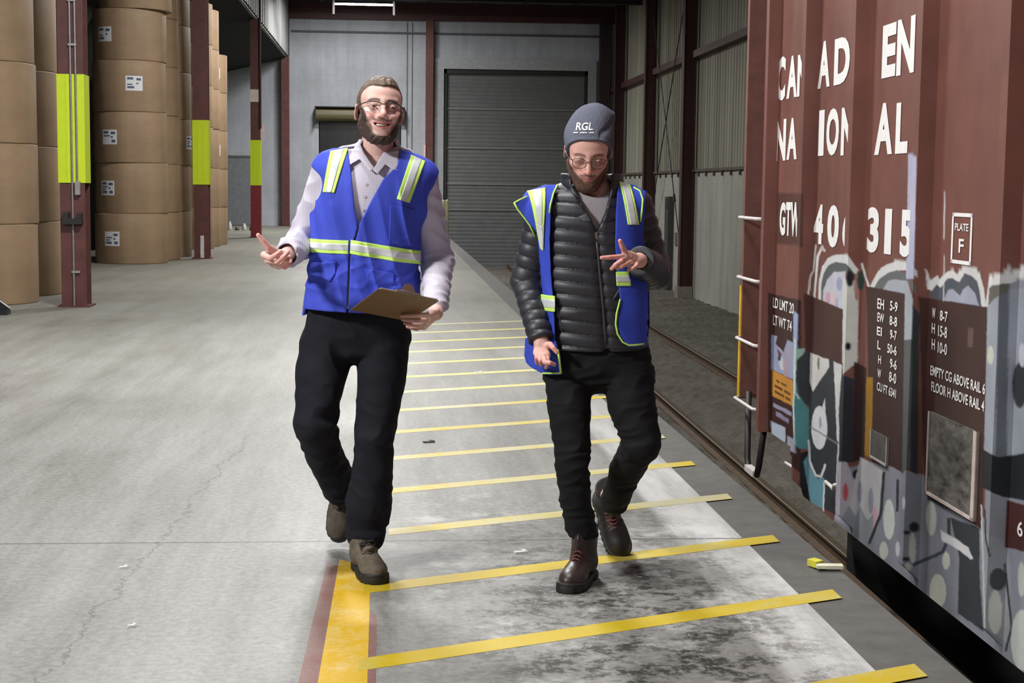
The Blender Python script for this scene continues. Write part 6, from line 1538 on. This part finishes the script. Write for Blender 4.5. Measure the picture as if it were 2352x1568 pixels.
lo, hi = pocket_box(S2L, S2R, E2L, E2R, W2L, W2R, m2(1257, 802), m2(1486, 802), neck2, m=0.10)
jk = solid_mesh('jacket', Solid([(lo, hi, jacket)]), 0.0044, nylon, p2)
# stand-up collar
col_t = smooth_rows([(m2(0, 488)[2], neck2[0], 5.520, 0.122, 0.120), (m2(0, 450)[2], neck2[0], 5.525, 0.108, 0.102), (m2(0, 415)[2], neck2[0]-0.002, 5.525, 0.103, 0.098), (m2(0, 392)[2], neck2[0]-0.004, 5.528, 0.101, 0.098)])
vcol = xz([(1312, 370), (1316, 425), (1336, 462), (1372, 532), (1390, 488), (1404, 440), (1408, 380)], 5.42)
def collar2(P):
    s = P[:, 2]-m2(0, 488)[2]
    d = np.abs(loft(P, col_t, 2.0, round_=0.008))-0.010-0.004*puff(s, 0.035)-0.002*wave(P, 40, 3)
    return smax(d, -np.maximum(poly2(P, vcol), P[:, 1]-5.54), 0.008)
lo, hi = pocket_box(m2(1285, 492), m2(1440, 385), m=0.06); lo[1] -= 0.1; hi[1] += 0.1
solid_mesh('collar', Solid([(lo, hi, collar2)]), 0.0042, nylon, jk)
# zip and front pocket zips
zp = [on_front(m2(x, y, 5.35), jacket, 0.0005) for x, y in ((1373, 534), (1377, 580), (1382, 640), (1388, 700), (1393, 760), (1396, 792))]
mb = MB(); mb.tube(zp, 0.0052, 6); mb.build('zip', plain('zip_tape', (58, 58, 66), 0.45), jk, smooth=True)
mb = MB(); q0 = zp[0]+A3(0, -0.008, 0.0); mb.obox(q0+A3(0.001, 0, -0.012), (0.004, 0, 0), (0, 0.0015, 0), (0, 0, 0.013)); mb.build('zip_pull', steel, jk)
for a, b_ in (((1281, 700), (1300, 765)), ((1412, 690), (1430, 660))):
    pp = [on_front(m2(a[0]+(b_[0]-a[0])*t, a[1]+(b_[1]-a[1])*t, 5.35), jacket, 0.0) for t in np.linspace(0, 1, 6)]
    mb = MB(); mb.tube(pp, 0.004, 6); mb.build('pocket_zip', plain('pocket_zip_tape', (52, 52, 60), 0.45), jk, smooth=True)
# t-shirt in the neck opening
tee_poly = xz([(1302, 420), (1418, 420), (1425, 480), (1392, 565), (1365, 565), (1312, 480)], 5.42)
def tee(P):
    d = torso2(P)+0.020
    d = smin(d, cap(P, neck2+A3(0, 0.01, -0.03), neck2+A3(0, 0.008, -0.008), 0.073, 0.068), 0.02)-0.002*wave(P, 35, 8)
    hole = cap(P, neck2+A3(0, -0.02, -0.014), neck2+A3(0, -0.035, 0.10), 0.064, 0.075)
    d = smax(smax(d, -hole, 0.004), poly2(P, tee_poly), 0.004); return smax(d, np.maximum(m2(0, 560)[2]-P[:, 2], P[:, 1]-5.62), 0.01)
lo, hi = pocket_box(m2(1290, 565), m2(1450, 410), m=0.04); lo[1] -= 0.12; hi[1] += 0.08
solid_mesh('t_shirt', Solid([(lo, hi, tee)]), 0.004, fabric('grey_jersey', (160, 155, 160), 0.9, 0.08), p2)

# --- open vest: two front panels, shoulder wings, back, and the loose lower flap behind the hand
zz_ = lambda y: m2(0, y)[2]
def vbase2(P):
    d = smin(torso2(P)-0.014, cap(P, S2L, S2L+(E2L-S2L)*0.30, 0.066, 0.064)-0.012, 0.03)
    d = smin(d, cap(P, S2R, S2R+(E2R-S2R)*0.15, 0.066, 0.064)-0.010, 0.03)
    return d-0.0045*fold(P, 42, 5, (1.6, 0.6, 0.45))-0.003*wave(P, 30, 4)
panL = xz([(1289, 424), (1275, 445), (1266, 480), (1263, 550), (1266, 620), (1272, 700), (1277, 800), (1262, 800), (1255, 720), (1248, 650), (1241, 575), (1236, 535), (1212, 505), (1180, 466), (1215, 440), (1256, 424)], 5.42)
panR = xz([(1424, 418), (1419, 440), (1412, 490), (1409, 560), (1414, 640), (1423, 700), (1415, 738), (1419, 766), (1432, 788), (1446, 796), (1487, 793), (1490, 700), (1486, 600), (1478, 540), (1484, 470), (1486, 440), (1462, 424)], 5.42)
backP = xz([(1262, 428), (1362, 452), (1450, 424), (1486, 440), (1490, 800), (1250, 800), (1232, 540), (1186, 468)], 5.56)
ARM2 = lambda P: np.minimum(cap(P, m2(1205, 545, 5.54), E2L, 0.058, 0.060), cap(P, m2(1499, 520, 5.52), m2(1508, 640, 5.5), 0.020, 0.05))
def vest2(P):
    y = P[:, 1]
    fr_ = np.minimum(poly2(P, panL), poly2(P, panR))
    reg = np.where(y < 5.53, fr_, poly2(P, backP))
    d = smax(np.abs(vbase2(P)+0.0012)-0.0054, reg, 0.003)
    d = smax(d, -ARM2(P), 0.005)
    return d
def flap(P):
    x0 = m2(1290, 820, 5.42)[0]
    yy = 5.410+0.42*(x0-P[:, 0])+0.006*np.sin(P[:, 0]*55)+0.003*wave(P, 25, 3)
    d = np.abs(P[:, 1]-yy)*0.93-0.0040
    return smax(d, poly2(P, flap_poly)-0.006, 0.004)
flap_poly = xz([(1273, 786), (1281, 812), (1285, 854), (1262, 855), (1240, 850), (1222, 841), (1213, 832), (1209, 818), (1211, 780), (1240, 770)], 5.45)
def wing(P):
    xr = m2(1256, 450, 5.50)[0]; yy = 5.470+0.10*(xr-P[:, 0])+0.10*np.clip(zz_(470)-P[:, 2], -0.1, 0.1)
    return smax(np.abs(P[:, 1]-yy)*0.95-0.0042, poly2(P, wing_poly)-0.003, 0.004)
wing_poly = xz([(1228, 447), (1210, 455), (1188, 466), (1197, 482), (1213, 502), (1226, 521), (1238, 548), (1242, 520), (1236, 470)], 5.47)
lo, hi = pocket_box(m2(1180, 802, 5.6), m2(1492, 418, 5.6), m2(1350, 600, 5.37), m=0.02)
lo2, hi2 = pocket_box(m2(1204, 860, 5.45), m2(1292, 775, 5.45), m=0.03); lo2[1] -= 0.06; hi2[1] += 0.05
lo3, hi3 = pocket_box(m2(1182, 550, 5.47), m2(1258, 430, 5.47), m=0.02); lo3[1] -= 0.08; hi3[1] += 0.06
v2 = solid_mesh('vest', Solid([(lo, hi, vest2), (lo2, hi2, flap), (lo3, hi3, wing)], 0.006), 0.0040, vest_blue2, p2)
nb = lambda name, poly, off, t, mat, base=vbase2, par=v2, cut=ARM2: band(name, poly, off, t, mat, base, par, 5.42, 5.53, cut=cut)
def tape2(poly, frac=0.5, side_w=None):
    o = nb('reflective_tape', poly, 0.0052, 0.0040, neon)
    a0, b0, b1_, a1_ = [np.array(p, float) for p in poly]; f = (1-frac)/2
    nb('silver_strip', [tuple(p) for p in (a0+(b0-a0)*f, a0+(b0-a0)*(1-f), a1_+(b1_-a1_)*(1-f), a1_+(b1_-a1_)*f)], 0.0072, 0.0036, silver, par=o)
tape2([(1216, 438), (1255, 430), (1250, 520), (1231, 512)], 0.55); tape2([(1231, 512), (1250, 520), (1250, 578), (1243, 572)], 0.75)
tape2([(1426, 416), (1452, 424), (1467, 516), (1439, 516)], 0.6)
tape2([(1250, 678), (1250, 716), (1273, 716), (1273, 678)], 0.0001+0.0) if False else None
for poly in ([(1246, 678), (1246, 716), (1274, 716), (1274, 679)], [(1410, 622), (1412, 655), (1446, 655), (1440, 622)]):
    o = nb('reflective_tape', poly, 0.0052, 0.0040, neon)
    (ax_, ay_), (bx_, by_), (cx_, cy_), (dx_, dy_) = poly
    nb('silver_strip', [(ax_, ay_+9), (bx_, by_-9), (cx_, cy_-9), (dx_, dy_+9)], 0.0072, 0.0036, silver, par=o)
pip = fabric('neon_piping', (196, 240, 110), 0.55, 0.04)
def edge_line(pts, base, w=0.0034):
    P0 = [on_front(m2(x, y, 5.35), base, 0.002) for x, y in pts]
    mb = MB(); mb.tube(P0, w, 8); return mb.build('piping', pip, v2, smooth=True)
vb2 = lambda P: vbase2(P)-0.004
edge_line([(1289, 424), (1278, 442), (1269, 470), (1266, 490)], vb2); wl = lambda P: wing(P)
edge_line([(1187, 466), (1196, 482), (1212, 502), (1225, 520), (1237, 546)], wl); edge_line([(1187, 466), (1205, 457), (1218, 451)], wl, 0.0026)
edge_line([(1466, 430), (1480, 438), (1485, 458), (1482, 485), (1478, 510)], vb2)
edge_line([(1427, 688), (1418, 722), (1416, 745), (1421, 768), (1433, 787), (1447, 795), (1468, 795), (1486, 793)], vb2)
P0 = [m2(x, y, 5.404) for x, y in ((1280, 802), (1284, 820), (1288, 857))]; mb = MB(); mb.tube(P0, 0.0042, 8); mb.build('piping', pip, v2, smooth=True)
P0 = [m2(x, y, yy) for x, y, yy in ((1288, 857, 5.402), (1268, 857, 5.410), (1246, 857, 5.418))]; mb = MB(); mb.tube(P0, 0.003, 8); mb.build('piping', pip, v2, smooth=True)

# --- trousers
pel2 = smooth_rows([z2(775, 1256, 1486, 5.535, 0.118), z2(820, 1250, 1494, 5.535, 0.122), z2(860, 1248, 1500, 5.535, 0.115), z2(888, 1262, 1490, 5.535, 0.085), z2(902, 1290, 1450, 5.53, 0.05)])
def pants2(P):
    a = leg(P, [H2L, m2(1307, 930, 5.47), K2L, m2(1320, 1140, 5.44), m2(1340, 1236, 5.47)], [0.094, 0.078, 0.060, 0.057, 0.055], 0.006)
    b_ = leg(P, [H2R, m2(1452, 930, 5.44), K2R, m2(1438, 1080, 5.57), m2(1412, 1148, 5.72)], [0.098, 0.086, 0.069, 0.060, 0.054], 0.006)
    top = loft(P, pel2, 2.2); d = smin(smin(a, top, 0.012), smin(b_, top, 0.012), 0.003)
    kn = np.exp(-(np.linalg.norm(P-K2L, axis=1)/0.12)**2)+np.exp(-(np.linalg.norm(P-K2R, axis=1)/0.13)**2)
    low = np.clip((0.36-P[:, 2])/0.2, 0, 1); hip = np.exp(-((P[:, 2]-m2(0, 850)[2])/0.09)**2)
    d = d-0.0055*fold(P, 52, 41, (0.7, 0.7, 1.6))*(0.3+kn+0.9*low+0.5*hip)-0.003*wave(P, 50, 19)
    left = P[:, 0] < m2(1372, 1150, 5.6)[0]
    n2 = A2R-K2R; n2 /= np.linalg.norm(n2)
    cutz = m2(0, 1242, 5.46)[2]-P[:, 2]
    d = smax(d, np.where(left & (P[:, 2] < 0.35) & (P[:, 1] < 5.60), cutz, -1), 0.006)
    return smax(d, np.where((P[:, 2] < 0.50) & (P[:, 1] > 5.55), (P-m2(1412, 1150, 5.72))@n2-0.055, -1), 0.006)
lo, hi = pocket_box(H2L, H2R, K2L, K2R, A2L, A2R, m2(1370, 775), m=0.11)
solid_mesh('trousers', Solid([(lo, hi, pants2)]), 0.005, black_twill, p2)
boot_l = plain('oiled_brown_leather', (46, 33, 32), 0.42, var=0.35, scale=26, bmp=0.1, spec=0.5); lace_r = plain('red_brown_lace', (108, 64, 60), 0.7)
c_ = at_z(1336, 1333, 0)*A3(1, 1, 0); RB = rotm(-24, 0, 0)
bt = shoe('boot', c_, RB, 0.205, p2, boot_l, dk_sole, lace_r)
def tongue(P):
    q = local(P, c_, RB); return smax(np.abs(ell(q, (0, 0.028, 0.15), (0.046, 0.050, 0.075)))-0.006, np.maximum(np.maximum(q[:, 1]+0.002, np.abs(q[:, 0])-0.026), np.maximum(0.180-q[:, 2], q[:, 2]-0.222)), 0.004)
lo, hi = pocket_box(*to_w(c_, RB, 1, [(-0.07, -0.06, 0.16), (0.07, 0.10, 0.24)]), m=0.01)
solid_mesh('tongue', Solid([(lo, hi, tongue)]), 0.0035, fabric('tan_tongue', (110, 84, 54), 0.8, 0.2, 60), bt)
RB2 = rotm(6, 60, -14); toe2 = m2(1430, 1284, 5.82)
shoe('boot', toe2-RB2@A3(0, -0.205, 0.02), RB2, 0.205, p2, plain('shaded_oiled_leather', (30, 26, 25), 0.5, var=0.3, scale=26, spec=0.4), dk_sole, lace_r)  # trailing boot's shade put into a darker copy of the leather
